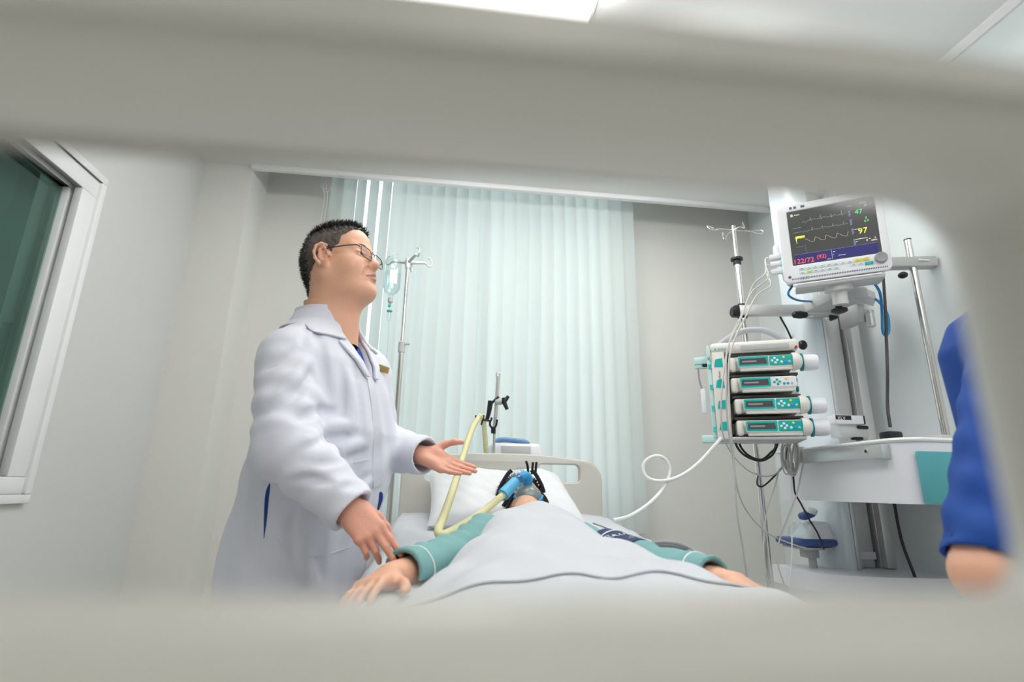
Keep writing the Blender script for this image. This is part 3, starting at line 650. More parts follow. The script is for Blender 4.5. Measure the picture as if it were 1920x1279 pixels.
RY = R(-25)
RO = P(1377, 820, Y=1.9)                              # lower left front corner of the pumps
RM = Matrix.Translation(RO) @ Matrix.Rotation(RY, 4, 'Z')
rack = empty('pump_rack', RO, 'cream pump rack with grey carry handle and teal tabs holding four infusion pumps', 'pump rack', rot=(0, 0, RY))
PH = .0815                                             # pitch of the pumps
H4 = PH*4
obj('side_panel', MB().rbox((-.034, .07, H4/2), (.05, .16, H4+.01), .008), 'equip_cream', rack, local=True)
obj('back_panel', MB().rbox((.12, .165, H4/2), (.29, .02, H4), .006), 'equip_cream', rack, local=True)
obj('base_plate', MB().rbox((.09, .07, -.006), (.30, .17, .012), .004), 'equip_grey', rack, local=True)
for i in range(4): obj('shelf_gap', MB().box((.125, .085, i*PH+.072), (.235, .14, .0085)), 'equip_shadow', rack, local=True, smooth=0)
def tp(c): c.x *= (1-.12*(c.z > 0))
top = obj('top_cover', MB().rbox((.098, .07, H4+.02), (.315, .16, .042), .015, 3), 'equip_cream', rack, local=True)
obj('cover_strip', MB().rbox((.135, -.008, H4+.014), (.17, .008, .022), .003), 'equip_grey', top, local=True)
obj('cover_print', text_mb('B. braun', .013, Matrix.Translation((-.045, -.0105, H4+.010)) @ Matrix.Rotation(R(90), 4, 'X')), 'print_teal', top, local=True)
hd = [Vector((-.03, .07, H4+.035)), Vector((.0, .07, H4+.065)), Vector((.06, .07, H4+.098)), Vector((.11, .07, H4+.105)), Vector((.16, .07, H4+.096)), Vector((.215, .07, H4+.06)), Vector((.24, .07, H4+.035))]
obj('handle', MB().tube(hd, .0125, 12, 8), 'grey_handle', rack, local=True)
obj('status_light', MB().ell((.243, -.004, H4+.008), (.007, .006, .007), 10, 6), 'red', rack, local=True)
for i in range(4):
    z = (i+.52)*PH
    obj('tab', MB().prism([Vector((-.050, 0, z-.016)), Vector((-.018, 0, z-.018)), Vector((-.02, 0, z+.016)), Vector((-.044, 0, z+.012))], (0, -.013, 0), (0, -.008, 0)), 'teal', rack, local=True)
    obj('side_tab', MB().prism([Vector((0, .0, z-.02)), Vector((0, .03, z-.012)), Vector((0, .03, z+.02)), Vector((0, .01, z+.014))], (-.071, 0, 0), (-.058, 0, 0)), 'teal', rack, local=True)
obj('side_strip', MB().rbox((-.066, .03, H4/2-.01), (.014, .05, H4-.02), .004), 'mint', rack, local=True)
obj('corner_badge', MB().rbox((-.068, .0, H4+.004), (.01, .04, .05), .008), 'mint', rack, local=True)
obj('side_print', text_mb('Perfusor', .012, Matrix.Translation((-.03, -.0105, H4-.115)) @ Matrix.Rotation(R(90), 4, 'X') @ Matrix.Rotation(R(90), 4, 'Z')), 'print_dark', rack, local=True)
br = obj('pole_bracket', MB().rbox((-.085, .05, H4-.018), (.075, .03, .03), .004).rbox((-.095, .05, H4-.038), (.05, .02, .02), .004), 'mint', rack, local=True)
obj('bracket_grip', MB().rbox((-.075, .045, H4-.036), (.035, .02, .016), .005), 'black_plastic', br, local=True)
wnd = obj('hanging_rod', MB().tube([Vector((-.108, .045, H4-.035)), Vector((-.107, .045, H4-.09)), Vector((-.099, .045, H4-.135))], .0035, 8, 4), 'knob_grey', rack, local=True)
obj('rod_grip', MB().rbox((-.096, .045, H4-.18), (.02, .016, .1), .007), 'equip_white', wnd, local=True)
brb = obj('lower_bracket', MB().rbox((-.07, .03, -.004), (.09, .04, .028), .005), 'mint', rack, local=True)

def pump(i, drive, label, dx=0):
    z = (3-i)*PH
    p = empty('infusion_pump', RM @ Vector((dx, 0, z)), label, 'infusion pump', 'infusion pumps stacked in the rack', rot=(0, 0, RY))
    W = .222; H = .068
    def tpf(c):
        if c.y < 0: c.z *= .86
    obj('body', MB().rbox((W/2+.006, .07, H/2+.003), (W, .13, H-.006), .008, 2, taper=tpf), 'equip_cream', p, local=True)
    obj('front_cover', MB().rbox((W/2+.022, -.006, H/2-.001), (W-.034, .03, H-.016), .009, 3), 'equip_cream', p, local=True)
    obj('side_grip', MB().rbox((.018, .004, H/2-.002), (.024, .03, H-.012), .01, 3), 'equip_cream', p, local=True)
    obj('bottom_lip', MB().rbox((W/2+.022, -.010, .008), (W-.04, .018, .012), .004), 'equip_cream', p, local=True)
    y = -.0215
    dp = obj('display_panel', curve_plate([rrect(.036, .018, .142, .056, .005)], .003, .0008, Matrix.Translation((0, y, 0)) @ Matrix.Rotation(R(90), 4, 'X')), 'teal', p, local=True)
    obj('panel_border', curve_plate([rrect(.0345, .0165, .1435, .0575, .006), rrect(.0365, .0185, .1415, .0555, .005)], .0034, .0003, Matrix.Translation((0, y, 0)) @ Matrix.Rotation(R(90), 4, 'X')), 'mint', dp, local=True)
    obj('display', MB().prism([Vector((.041, 0, .026)), Vector((.136, 0, .026)), Vector((.133, 0, .048)), Vector((.043, 0, .048))], (0, y-.0022, 0), (0, y-.001, 0)), 'lcd', dp, local=True, smooth=0)
    obj('display_digits', MB().box((.075, y-.0024, .037), (.05, .0004, .006)), 'knob_grey', dp, local=True, smooth=0)
    kp_m, b_m = ('teal', 'equip_white') if drive else ('equip_white', 'teal')
    kp = obj('key_panel', curve_plate([rrect(.1455, .018, .228 if not drive else .226, .056, .005)], .003, .0008, Matrix.Translation((0, y, 0)) @ Matrix.Rotation(R(90), 4, 'X')), kp_m, p, local=True)
    for kx, kz, m_ in ((.154, .036, b_m), (.163, .045, b_m), (.172, .037, b_m), (.165, .028, b_m), (.186, .030, b_m), (.194, .047, 'yellow'), (.199, .030, 'blue_button'), (.2125, .030, 'equip_grey')):
        bt = obj('button', MB().lathe((kx, y-.0012, kz), (0, -1, 0), [(0, .0048), (.002, .0046), (.0026, .0036), (.0026, 0)], 14), m_, kp, local=True)
    if drive:
        X = W+.006; zc = H/2
        obj('drive_head', MB().lathe((X-.004, .0, zc), (1, 0, 0), [(0, .033), (.01, .034), (.022, .031), (.03, .024), (.034, .016)], 24), 'equip_cream', p, local=True)
        obj('drive_ring', MB().lathe((X+.027, .02, zc), (1, 0, 0), [(0, .024), (.001, .034), (.008, .034), (.010, .026)], 28), 'teal_dark', p, local=True)
        obj('drive_knob', MB().lathe((X+.034, .03, zc), (1, 0, 0), [(0, .026), (.004, .031), (.045, .030), (.054, .026), (.058, .014)], 28), 'equip_white', p, local=True)
    else:
        obj('side_clip', MB().rbox((W+.012, .02, H*.7), (.008, .02, .016), .003), 'teal_dark', p, local=True)
        obj('side_clip', MB().rbox((W+.014, .02, H*.2), (.008, .02, .02), .003), 'teal_dark', p, local=True)
        obj('lower_print', MB().box((.06, y+.008, .0095), (.02, .0006, .003)).box((.2, y+.008, .0095), (.02, .0006, .003)), 'print_dark', p, local=True, smooth=0)
    return p
pump(0, True, 'topmost infusion pump in the rack, teal keypad, directly under the carry handle')
pump(1, False, 'infusion pump with a white keypad and no round drive head, second in the rack')
pump(2, True, 'infusion pump with teal keypad directly below the white-keypad pump', .006)
pump(3, True, 'lowest infusion pump in the rack, teal keypad, above the hanging cables', .006)

# ---- device on the bottom tray: blue and white humidifier
hv = P(1509, 1000, Y=2.25)
hm = empty('humidifier', (hv.x, hv.y, .44), 'small blue and white humidifier beside the foot of the equipment column', 'humidifier')
obj('base', MB().rbox((hv.x, hv.y, P(1500, 1015, Y=2.25).z), (.18, .17, .03), .013, 3), 'device_blue', hm)
obj('base_plate', MB().rbox((hv.x+.01, hv.y, P(1500, 1026, Y=2.25).z), (.15, .14, .01), .003), 'equip_grey', hm)
def tph(c):
    if c.z > 0: c.x = c.x*.45+.03; c.y *= .7
obj('body', MB().rbox((hv.x+.02, hv.y-.01, hv.z+.012), (.14, .13, .075), .014, 3, taper=tph), 'equip_white', hm)
obj('chamber', MB().lathe((hv.x-.035, hv.y-.01, hv.z-.01), (.1, 0, 1), [(0, .042), (.03, .042), (.04, .03), (.055, .02)], 20), 'clear_plastic', hm)
obj('cap', MB().rbox((hv.x+.012, hv.y-.01, hv.z+.075), (.06, .05, .03), .012, 3, rot=Matrix.Rotation(R(-20), 3, 'Y')), 'device_blue', hm)
obj('cap_port', MB().lathe((hv.x+.022, hv.y-.03, hv.z+.085), (.2, -.4, 1), [(0, .02), (.018, .02), (.02, .014)], 16), 'equip_white', hm)
obj('post', MB().cyl((hv.x+.02, hv.y, .44), (hv.x+.02, hv.y, P(1500, 1028, Y=2.25).z), .016).rbox((hv.x+.01, hv.y, P(1500, 1036, Y=2.25).z), (.06, .05, .04), .006), 'equip_grey', hm)

# ---- cables and hoses on the right
cable('air_hose', PP([(1150, 976, 1.80), (1180, 968, 1.82), (1215, 946, 1.86), (1243, 917, 1.9), (1256, 885, 1.92), (1248, 862, 1.92), (1230, 855, 1.92), (1211, 864, 1.93), (1206, 880, 1.93), (1216, 897, 1.92), (1242, 902, 1.9), (1275, 893, 1.9), (1308, 870, 1.9), (1338, 838, 1.9), (1352, 822, 1.9)]), .0065, 'cable_white', 'white hose with a loop running from the mattress to the pump rack', 'hose')
def mw(x, y, z): return MM @ Vector((x, y, z))
b1 = [mw(x0-.045, .04, -.055), mw(x0-.06, .04, -.058)] + PP([(1435, 512, 1.8), (1412, 535, 1.82), (1395, 580, 1.84), (1368, 640, 1.84), (1357, 700, 1.82), (1352, 760, 1.82), (1356, 815, 1.84), (1372, 850, 1.9), (1400, 880, 1.95), (1432, 893, 2.0), (1455, 888, 2.0), (1475, 862, 2.0)])
cable('sensor_cable', b1, .0028, 'cable_grey', 'uppermost of the grey cables from the left side of the patient monitor', group='grey monitor cables')
b2 = [mw(x0-.045, .04, -.085), mw(x0-.06, .04, -.088)] + PP([(1440, 522, 1.8), (1408, 550, 1.82), (1388, 600, 1.82), (1364, 655, 1.82), (1362, 720, 1.8), (1364, 790, 1.82), (1374, 860, 1.86), (1385, 925, 1.9), (1405, 965, 1.95), (1440, 1000, 2.0), (1490, 1022, 2.05), (1520, 1030, 2.1)])
cable('sensor_cable', b2, .003, 'cable_grey', 'grey monitor cable curving down past the pumps towards the blue humidifier', group='grey monitor cables')
b3 = [mw(x0-.045, .04, -.118), mw(x0-.06, .04, -.12)] + PP([(1445, 535, 1.8), (1420, 553, 1.8), (1400, 590, 1.8), (1376, 640, 1.8), (1366, 690, 1.79), (1370, 800, 1.8), (1376, 860, 1.82), (1382, 960, 1.84), (1392, 1020, 1.86), (1400, 1075, 1.88), (1404, 1110, 1.9)])
cable('sensor_cable', b3, .0032, 'cable_grey', 'thick pale cable from the monitor hanging straight down left of the pole', group='grey monitor cables')
for dx, Y, lab in ((0, 2.0, 'outer black cable looping below the pump rack'), (7, 2.02, 'inner black cable looping below the pump rack')):
    cable('power_cable', PP([(1376+dx, 815, Y), (1382+dx, 838, Y), (1398+dx, 855, Y), (1425+dx*.4, 864-dx*.3, Y), (1446, 855-dx, Y), (1456-dx*.3, 838, Y), (1462-dx, 815, Y)]), .0045, 'cable_black', lab, group='black pump cables')
cable('power_cable', PP([(1487, 822, 2.03), (1478, 838, 2.03), (1470, 870, 2.03), (1450, 895, 2.05), (1430, 912, 2.06), (1420, 908, 2.06), (1421, 893, 2.08)]), .0035, 'cable_black', 'short black cable curling below the cable hook', group='black pump cables')
cable('power_cable', PP([(1486, 868, 2.0), (1488, 900, 2.0), (1491, 925, 2.02), (1502, 945, 2.04), (1516, 972, 2.06), (1533, 1000, 2.1), (1545, 1030, 2.12)]), .0035, 'cable_black', 'thin black cable hanging past the left end of the drawer shelf', group='black pump cables')
cable('power_cable', PP([(1676, 940, 2.0), (1684, 985, 2.0), (1694, 1025, 2.0), (1712, 1072, 2.0), (1722, 1100, 2.0)]), .0055, 'cable_black', 'black cord hanging below the drawer shelf in front of the right wall')
cable('power_cable', PP([(1458, 585, 2.3), (1466, 600, 2.3), (1477, 620, 2.3), (1490, 650, 2.35)]), .0045, 'cable_black', 'short piece of black cable behind the pole arm')
cable('network_cable', [mw(x0+.03, .1, z0+.01)]+PP([(1478, 552, 1.9), (1496, 563, 1.95), (1530, 566, 2.1)]), .0045, 'cable_blue', 'blue cable sagging under the left end of the monitor', group='blue cables')
cable('network_cable', PP([(1637, 528, 1.82), (1650, 550, 1.84), (1654, 590, 1.86), (1655, 620, 1.87), (1661, 629, 1.88), (1667, 618, 1.9), (1664, 590, 1.95), (1648, 566, 2.0), (1630, 556, 2.05), (1612, 552, 2.1)]), .0055, 'cable_blue', 'blue cable hanging in a loop right of the monitor mount', group='blue cables')
# hook with a coiled grey cable at the end of the shelf rail
hk = P(1490, 850, Y=2.02)
ck = empty('cable_coil', hk, 'tangled coil of grey cable hanging on a hook at the shelf rail', 'cable')
obj('hook', MB().rbox((hk.x+.02, hk.y, hk.z-.005), (.03, .04, .06), .004), 'equip_grey', ck)
for i in range(7):
    a = random.uniform(-.5, .5); cx = 1482+random.uniform(-9, 9); w = random.uniform(5, 11); h = random.uniform(24, 36); Y = 2.0-i*.006
    obj('coil_loop', MB().tube([P(cx+w*math.cos(t)+a*8*math.sin(t), 858+h*math.sin(t), Y=Y) for t in np.linspace(0, 2*math.pi, 12)[:-1]], .0032, 8, 4, closed=True), 'cable_grey', ck)
obj('tail', MB().tube(PP([(1504, 838, 1.98), (1507, 860, 1.97), (1502, 890, 1.97), (1493, 930, 1.97), (1475, 975, 1.98), (1460, 1020, 2.0), (1458, 1055, 2.0), (1470, 1095, 2.0)]), .003, 8, 8), 'cable_grey', ck)
obj('tail', MB().tube(PP([(1484, 886, 2.0), (1485, 940, 2.0), (1485, 1000, 2.0), (1484, 1050, 2.0), (1478, 1100, 2.0)]), .0026, 8, 8), 'cable_white', ck)
obj('tail', MB().tube(PP([(1462, 878, 2.0), (1452, 915, 2.02), (1440, 950, 2.02), (1434, 985, 2.02), (1432, 1040, 2.0), (1440, 1090, 2.0)]), .0026, 8, 8), 'cable_grey', ck)

# ---- infusion stand on the left, bottle
LX, LY = P(760, 560, Y=2.5).x, 2.5
iv1 = empty('infusion_stand', (LX, LY, 0), 'steel infusion stand with grey hook head between doctor and window blind', 'infusion stand')
zt1 = P(767, 500, Y=LY).z; zs = P(757, 648, Y=LY).z
obj('upper_tube', MB().cyl((LX, LY, zs), (LX, LY, zt1), .0085, n=14), 'chrome', iv1)
obj('lower_tube', MB().cyl((LX, LY, .1), (LX, LY, zs), .0125, n=14), 'chrome', iv1)
obj('height_collar', MB().lathe((LX, LY, zs-.035), (0, 0, 1), [(0, .016), (.05, .016), (.055, .011)], 16).rbox((LX+.022, LY-.005, zs+.008), (.03, .012, .012), .004), 'equip_grey', iv1)
hub = obj('hook_head', MB().lathe((LX, LY, zt1-.01), (0, 0, 1), [(0, .013), (.04, .016), (.05, .012)], 14), 'alu', iv1)
for k, a in enumerate((R(160), R(15), R(-60), R(85))):
    d = Vector((math.cos(a), math.sin(a), 0)); c0 = Vector((LX, LY, zt1+.02))
    obj('hook_arm', MB().tube([c0, c0+d*.05+Vector((0, 0, .008)), c0+d*.085+Vector((0, 0, .014))], lambda t_: .009-.003*t_, 8, 3), 'alu', hub)
    obj('hook_ring', MB().tube([c0+d*.085+Vector((0, 0, .014)), c0+d*.105+Vector((0, 0, -.002)), c0+d*.12+Vector((0, 0, .01)), c0+d*.115+Vector((0, 0, .035)), c0+d*.098+Vector((0, 0, .045))], .0038, 8, 4), 'alu', hub)
for k in range(5):
    a = 2*math.pi*k/5+.9; e = Vector((LX+.2*math.cos(a), LY+.2*math.sin(a), .06))
    lg = obj('foot', MB().tube([Vector((LX, LY, .12)), Vector((LX+.1*math.cos(a), LY+.1*math.sin(a), .105)), e+Vector((0, 0, .02))], .013, 8, 4), 'chrome', iv1)
    obj('castor', MB().cyl(e-Vector((.012, 0, .035)), e+Vector((.012, 0, -.035)), .025, n=16), 'rubber', lg)
q0 = P(738, 490, Y=2.46); q1 = P(733, 552, Y=2.46); bx = (q0.x+q1.x)/2; hh = q0.z-q1.z
bt = empty('infusion_bottle', (bx, 2.46, q1.z), 'clear plastic infusion bottle hanging from the stand beside the doctor\'s face', 'infusion bottle')
obj('bottle', MB().lathe((bx, 2.46, q0.z), (0, 0, -1), [(-.012, .012), (0, .036), (.01, .041), (hh*.8, .041), (hh*.93, .03), (hh, .014), (hh+.02, .013)], 24), 'clear_plastic', bt)
obj('fluid', MB().lathe((bx, 2.46, q0.z-hh*.35), (0, 0, -1), [(0, .038), (hh*.45, .038), (hh*.58, .028), (hh*.64, .013)], 24), 'fluid', bt)
obj('print', MB().grid(9, 2, lambda u, v: (bx+.0415*math.sin(-.2+u*.9), 2.46-.0415*math.cos(-.2+u*.9), q0.z-hh*(.35+.4*v))), 'cable_white', bt)
obj('hanger', MB().tube([Vector((bx-.01, 2.46, q0.z+.01)), Vector((bx-.008, 2.46, q0.z+.035)), Vector((bx+.01, 2.47, q0.z+.045)), Vector((bx+.02, 2.46, q0.z+.03)), Vector((bx+.012, 2.46, q0.z+.01))], .003, 8, 5), 'clear_plastic', bt)
zq = q1.z-.02
obj('spike', MB().lathe((bx, 2.46, zq), (0, 0, -1), [(0, .012), (.02, .012), (.022, .007), (.03, .006)], 14), 'equip_grey', bt)
obj('roller_clip', MB().rbox((bx-.002, 2.455, zq-.04), (.014, .012, .012), .003), 'teal', bt)
obj('drip_chamber', MB().lathe((bx, 2.46, zq-.05), (0, 0, -1), [(0, .004), (.004, .009), (.06, .009), (.066, .004)], 14), 'clear_plastic', bt)
obj('drip_ring', MB().lathe((bx, 2.46, zq-.062), (0, 0, -1), [(0, .013), (.005, .013)], 18), 'teal', bt)
obj('drip_tube', MB().tube([Vector((bx, 2.46, zq-.115)), Vector((bx+.004, 2.46, zq-.3)), Vector((bx-.01, 2.44, .85)), Vector((bx+.03, 2.42, .72))], .002, 6, 8), 'clear_plastic', bt)

# ---- hose support arm and ventilator behind the headboard
h0 = P(924, 846, Y=2.47); h1 = P(933, 703, Y=2.47)
hs = empty('hose_support_arm', (h0.x, 2.47, .3), 'steel hose support rod with black clamps rising behind the headboard', 'support arm')
hmid = P(928, 770, Y=2.47); zl = hmid.z
obj('lower_rod', MB().cyl((h0.x, 2.47, .3), (hmid.x, 2.47, P(926, 810, Y=2.47).z), .006, n=12), 'steel', hs)
obj('upper_rod', MB().tube([P(926, 812, Y=2.47), P(929, 780, Y=2.465), P(934, 706, Y=2.46)], lambda t_: .0085, 10, 3), 'steel', hs)
obj('rod_fork', MB().tube([P(931, 708, Y=2.46), P(931, 700, Y=2.46), P(933, 698, Y=2.46)], .003, 6, 3).tube([P(936, 709, Y=2.46), P(937, 701, Y=2.46), P(935, 699, Y=2.46)], .003, 6, 3), 'steel', hs)
jk = P(934, 752, Y=2.45); jb = obj('joint', MB().cyl(P(928, 752, Y=2.45), P(940, 753, Y=2.45), .016, n=18), 'equip_grey', hs)
kc = P(947, 754, Y=2.44)
tk = obj('wing_knob', MB().cyl(P(940, 753, Y=2.45), kc, .012, n=14), 'black_plastic', hs)
for (a, b_) in (((945, 754), (953, 743)), ((945, 754), (951, 768)), ((945, 754), (944, 746))): obj('knob_wing', MB().tube([P(*a, Y=2.44), P((a[0]+b_[0])/2, (a[1]+b_[1])/2, Y=2.44), P(*b_, Y=2.44)], lambda t_: .011-.003*t_, 8, 3), 'black_plastic', tk)
obj('clamp_lever', MB().tube([P(935, 744, Y=2.44), P(927, 751, Y=2.44), P(920, 758, Y=2.44)], .006, 8, 3), 'black_plastic', hs)
obj('clamp_block', MB().tube([P(920, 752, Y=2.44), P(918, 765, Y=2.44), P(916, 776, Y=2.44), P(913, 787, Y=2.44)], lambda t_: .013-.004*t_, 10, 3), 'black_plastic', hs)
obj('hose_fork', MB().tube([P(907, 779, Y=2.43), P(906, 786, Y=2.43), P(912, 788, Y=2.43), P(920, 789, Y=2.43), P(922, 783, Y=2.43)], .005, 8, 4).tube([P(906, 786, Y=2.43), P(904, 791, Y=2.43), P(902, 797, Y=2.43)], .004, 8, 3), 'black_plastic', hs)
obj('lower_fork', MB().tube([P(919, 790, Y=2.46), P(919, 798, Y=2.46), P(925, 803, Y=2.46), P(930, 798, Y=2.46), P(932, 787, Y=2.46)], .005, 8, 4).cyl(P(925, 801, Y=2.46), P(925, 813, Y=2.46), .011), 'black_plastic', hs)
obj('hose_peg', MB().cyl(P(892, 779, Y=2.42), P(892, 784, Y=2.42), .004).tube([P(892, 781, Y=2.43), P(899, 781, Y=2.44), P(906, 784, Y=2.43)], .003, 6, 3), 'black_plastic', hs)
v0 = P(965, 838, Y=2.62)
vt = empty('ventilator', (v0.x, 2.62, 0), 'ventilator with blue rounded top handle peeking over the headboard', 'ventilator')
vz = P(960, 833, Y=2.62).z
def tpv(c):
    if c.z > 0: c.x = c.x*.8-.025
obj('housing', MB().rbox((v0.x+.02, 2.64, vz-.12), (.30, .22, .24), .02, 3, taper=tpv), 'equip_white', vt)
obj('top_handle', MB().tube([Vector((v0.x-.10, 2.56, vz-.02)), Vector((v0.x-.098, 2.555, vz+.005)), Vector((v0.x-.06, 2.55, vz+.014)), Vector((v0.x+.03, 2.55, vz+.008)), Vector((v0.x+.06, 2.555, vz-.004))], .012, 10, 6), 'vent_blue', vt)
obj('screen', MB().rbox((v0.x-.005, 2.528, vz-.05), (.14, .006, .07), .003), 'equip_grey', vt)
obj('cart_post', MB().cyl((v0.x+.02, 2.64, .1), (v0.x+.02, 2.64, vz-.24), .03), 'equip_white', vt)
obj('cart_base', MB().rbox((v0.x+.02, 2.64, .09), (.4, .36, .05), .02, 3), 'equip_white', vt)
for sx in (-1, 1):
    for sy in (-1, 1): obj('castor', MB().cyl((v0.x+.02+sx*.16-.012, 2.64+sy*.13, .033), (v0.x+.02+sx*.16+.012, 2.64+sy*.13, .033), .033), 'rubber', vt)
# ================================================================== PEOPLE (implicit surfaces meshed with surface nets)
class Vol:
    def __init__(s, lo, hi, h):
        s.lo = np.array(lo, np.float32); s.h = h; s.n = np.ceil((np.array(hi)-s.lo)/h).astype(int)+1
        s.F = np.ones(tuple(s.n), np.float32)
    def block(s, lo, hi):
        a = np.clip(np.floor((np.array(lo)-s.lo)/s.h).astype(int), 0, s.n); b_ = np.clip(np.ceil((np.array(hi)-s.lo)/s.h).astype(int)+1, 0, s.n)
        sl = tuple(slice(i, j) for i, j in zip(a, b_)); ax = [(s.lo[i]+s.h*np.arange(a[i], b_[i])).astype(np.float32) for i in range(3)]
        return sl, ax[0][:, None, None], ax[1][None, :, None], ax[2][None, None, :]
    def put(s, fn, lo, hi, k=0, mode='u'):
        sl, X, Y, Z = s.block(lo, hi)
        if min(s.F[sl].shape) == 0: return s
        d = np.broadcast_to(fn(X, Y, Z), s.F[sl].shape); A = s.F[sl]
        if mode == 'u':
            r = np.minimum(A, d)
            if k: q = np.maximum(k-np.abs(A-d), 0)/k; r = r-q*q*k*.25
        else:
            d = -d; r = np.maximum(A, d)
            if k: q = np.maximum(k-np.abs(A-d), 0)/k; r = r+q*q*k*.25
        s.F[sl] = r; return s
    def cap(s, a, b_, ra, rb=None, k=.01, mode='u', disp=None):
        a = np.array(a, float); b_ = np.array(b_, float); rb = ra if rb is None else rb; m = max(ra, rb)+k+.012; d = b_-a; L = max(d @ d, 1e-9)
        def fn(X, Y, Z):
            t_ = np.clip(((X-a[0])*d[0]+(Y-a[1])*d[1]+(Z-a[2])*d[2])/L, 0, 1)
            px, py, pz = X-a[0]-t_*d[0], Y-a[1]-t_*d[1], Z-a[2]-t_*d[2]
            v = np.sqrt(px*px+py*py+pz*pz)-(ra+(rb-ra)*t_)
            return v+disp(X, Y, Z, t_, px, py, pz) if disp else v
        return s.put(fn, np.minimum(a, b_)-m, np.maximum(a, b_)+m, k, mode)
    def ell(s, c, r, Rm=None, k=.01, mode='u'):
        c = np.array(c, float); r = np.array(r, float); Rm = np.eye(3) if Rm is None else np.array(Rm); m = r.max()+k+.012
        def fn(X, Y, Z):
            x, y, z = X-c[0], Y-c[1], Z-c[2]
            u = Rm[0, 0]*x+Rm[1, 0]*y+Rm[2, 0]*z; v = Rm[0, 1]*x+Rm[1, 1]*y+Rm[2, 1]*z; w = Rm[0, 2]*x+Rm[1, 2]*y+Rm[2, 2]*z
            k0 = np.sqrt((u/r[0])**2+(v/r[1])**2+(w/r[2])**2); k1 = np.sqrt((u/r[0]**2)**2+(v/r[1]**2)**2+(w/r[2]**2)**2)+1e-6
            return k0*(k0-1)/k1
        return s.put(fn, c-m, c+m, k, mode)
    def mesh(s, relax=2):
        F = s.F; n = F.shape; S = F < 0; h = s.h
        c = S[:-1, :-1, :-1].astype(np.int8)
        corners = [(i, j, k) for i in (0, 1) for j in (0, 1) for k in (0, 1)]
        def sub(A, o): return A[o[0]:n[0]-1+o[0], o[1]:n[1]-1+o[1], o[2]:n[2]-1+o[2]]
        cnt = sum(sub(S, o).astype(np.int8) for o in corners); act = (cnt > 0) & (cnt < 8); idx = np.full(act.shape, -1, np.int64); ii = np.argwhere(act); idx[act] = np.arange(len(ii))
        acc = np.zeros((len(ii), 3)); num = np.zeros(len(ii))
        for o in corners:
            for ax in range(3):
                if o[ax]: continue
                p = list(o); p[ax] = 1
                a = F[ii[:, 0]+o[0], ii[:, 1]+o[1], ii[:, 2]+o[2]]; b_ = F[ii[:, 0]+p[0], ii[:, 1]+p[1], ii[:, 2]+p[2]]
                x = (a < 0) != (b_ < 0); t_ = np.where(x, a/np.where(x, a-b_, 1), 0); q = np.tile(np.array(o, float), (len(ii), 1)); q[:, ax] = t_
                acc += np.where(x[:, None], q, 0); num += x
        V = s.lo+(ii+acc/num[:, None])*h; quads = []
        for ax in range(3):
            u, v = [(1, 2), (2, 0), (0, 1)][ax]
            a = S; sl0 = [slice(None)]*3; sl1 = [slice(None)]*3; sl0[ax] = slice(0, -1); sl1[ax] = slice(1, None)
            for w in (u, v): sl0[w] = slice(1, -1); sl1[w] = slice(1, -1)
            A = S[tuple(sl0)]; B = S[tuple(sl1)]; e = np.argwhere(A != B); off = np.zeros(3, int); off[u] = 1; off[v] = 1; e = e+off
            if len(e) == 0: continue
            fl = A[tuple((e-off).T)]
            def at(du, dv): q = e.copy(); q[:, u] -= du; q[:, v] -= dv; return idx[q[:, 0], q[:, 1], q[:, 2]]
            Q = np.stack([at(1, 1), at(0, 1), at(0, 0), at(1, 0)], 1); Q[~fl] = Q[~fl][:, ::-1]; quads.append(Q)
        Q = np.concatenate(quads); Q = Q[(Q >= 0).all(1)]
        # one relaxation pass evens the net
        for _ in range(relax):
            acc = np.zeros_like(V); num = np.zeros(len(V))
            for a, b_ in ((0, 1), (1, 2), (2, 3), (3, 0)):
                np.add.at(acc, Q[:, a], V[Q[:, b_]]); np.add.at(acc, Q[:, b_], V[Q[:, a]]); np.add.at(num, Q[:, a], 1); np.add.at(num, Q[:, b_], 1)
            V = V*.5+acc/np.maximum(num, 1)[:, None]*.5
        return V, Q
def npm(M): return np.array([list(r) for r in M])
def xf(V, M): A = npm(M); return V @ A[:3, :3].T+A[:3, 3]
def mesh_obj(name, parts, mats, parent, local=False, midx=None):
    """parts: list of (V, Q); joined into one mesh"""
    off = 0; VS = []; QS = []
    for V, Q in parts: VS.append(V); QS.append(Q+off); off += len(V)
    V = np.concatenate(VS); Q = np.concatenate(QS)
    me = bpy.data.meshes.new(name); me.vertices.add(len(V)); me.vertices.foreach_set('co', V.astype(np.float32).ravel())
    me.loops.add(len(Q)*4); me.loops.foreach_set('vertex_index', Q.astype(np.int32).ravel()); me.polygons.add(len(Q))
    me.polygons.foreach_set('loop_start', np.arange(0, len(Q)*4, 4, dtype=np.int32))
    me.polygons.foreach_set('use_smooth', np.ones(len(Q), bool))
    if midx is not None: me.polygons.foreach_set('material_index', midx(V[Q].mean(1)).astype(np.int32))
    me.update(calc_edges=True); me.validate()
    return link_mesh(name, me, mats, parent, local)
def sstep(a, b_, x): t_ = np.clip((x-a)/(b_-a), 0, 1); return t_*t_*(3-2*t_)
def poly_sdf(x, z, poly):
    d = np.full(np.broadcast(x, z).shape, 1e9); inside = np.zeros(d.shape, bool); n = len(poly)
    for i in range(n):
        ax, az = poly[i]; bx_, bz = poly[(i+1) % n]; ex, ez = bx_-ax, bz-az; t_ = np.clip(((x-ax)*ex+(z-az)*ez)/(ex*ex+ez*ez), 0, 1)
        d = np.minimum(d, (x-ax-t_*ex)**2+(z-az-t_*ez)**2); c = (az > z) != (bz > z); xi = ax+(z-az)*ex/(ez if ez else 1e-9); inside ^= c & (x < xi)
    return np.where(inside, -1, 1)*np.sqrt(d)

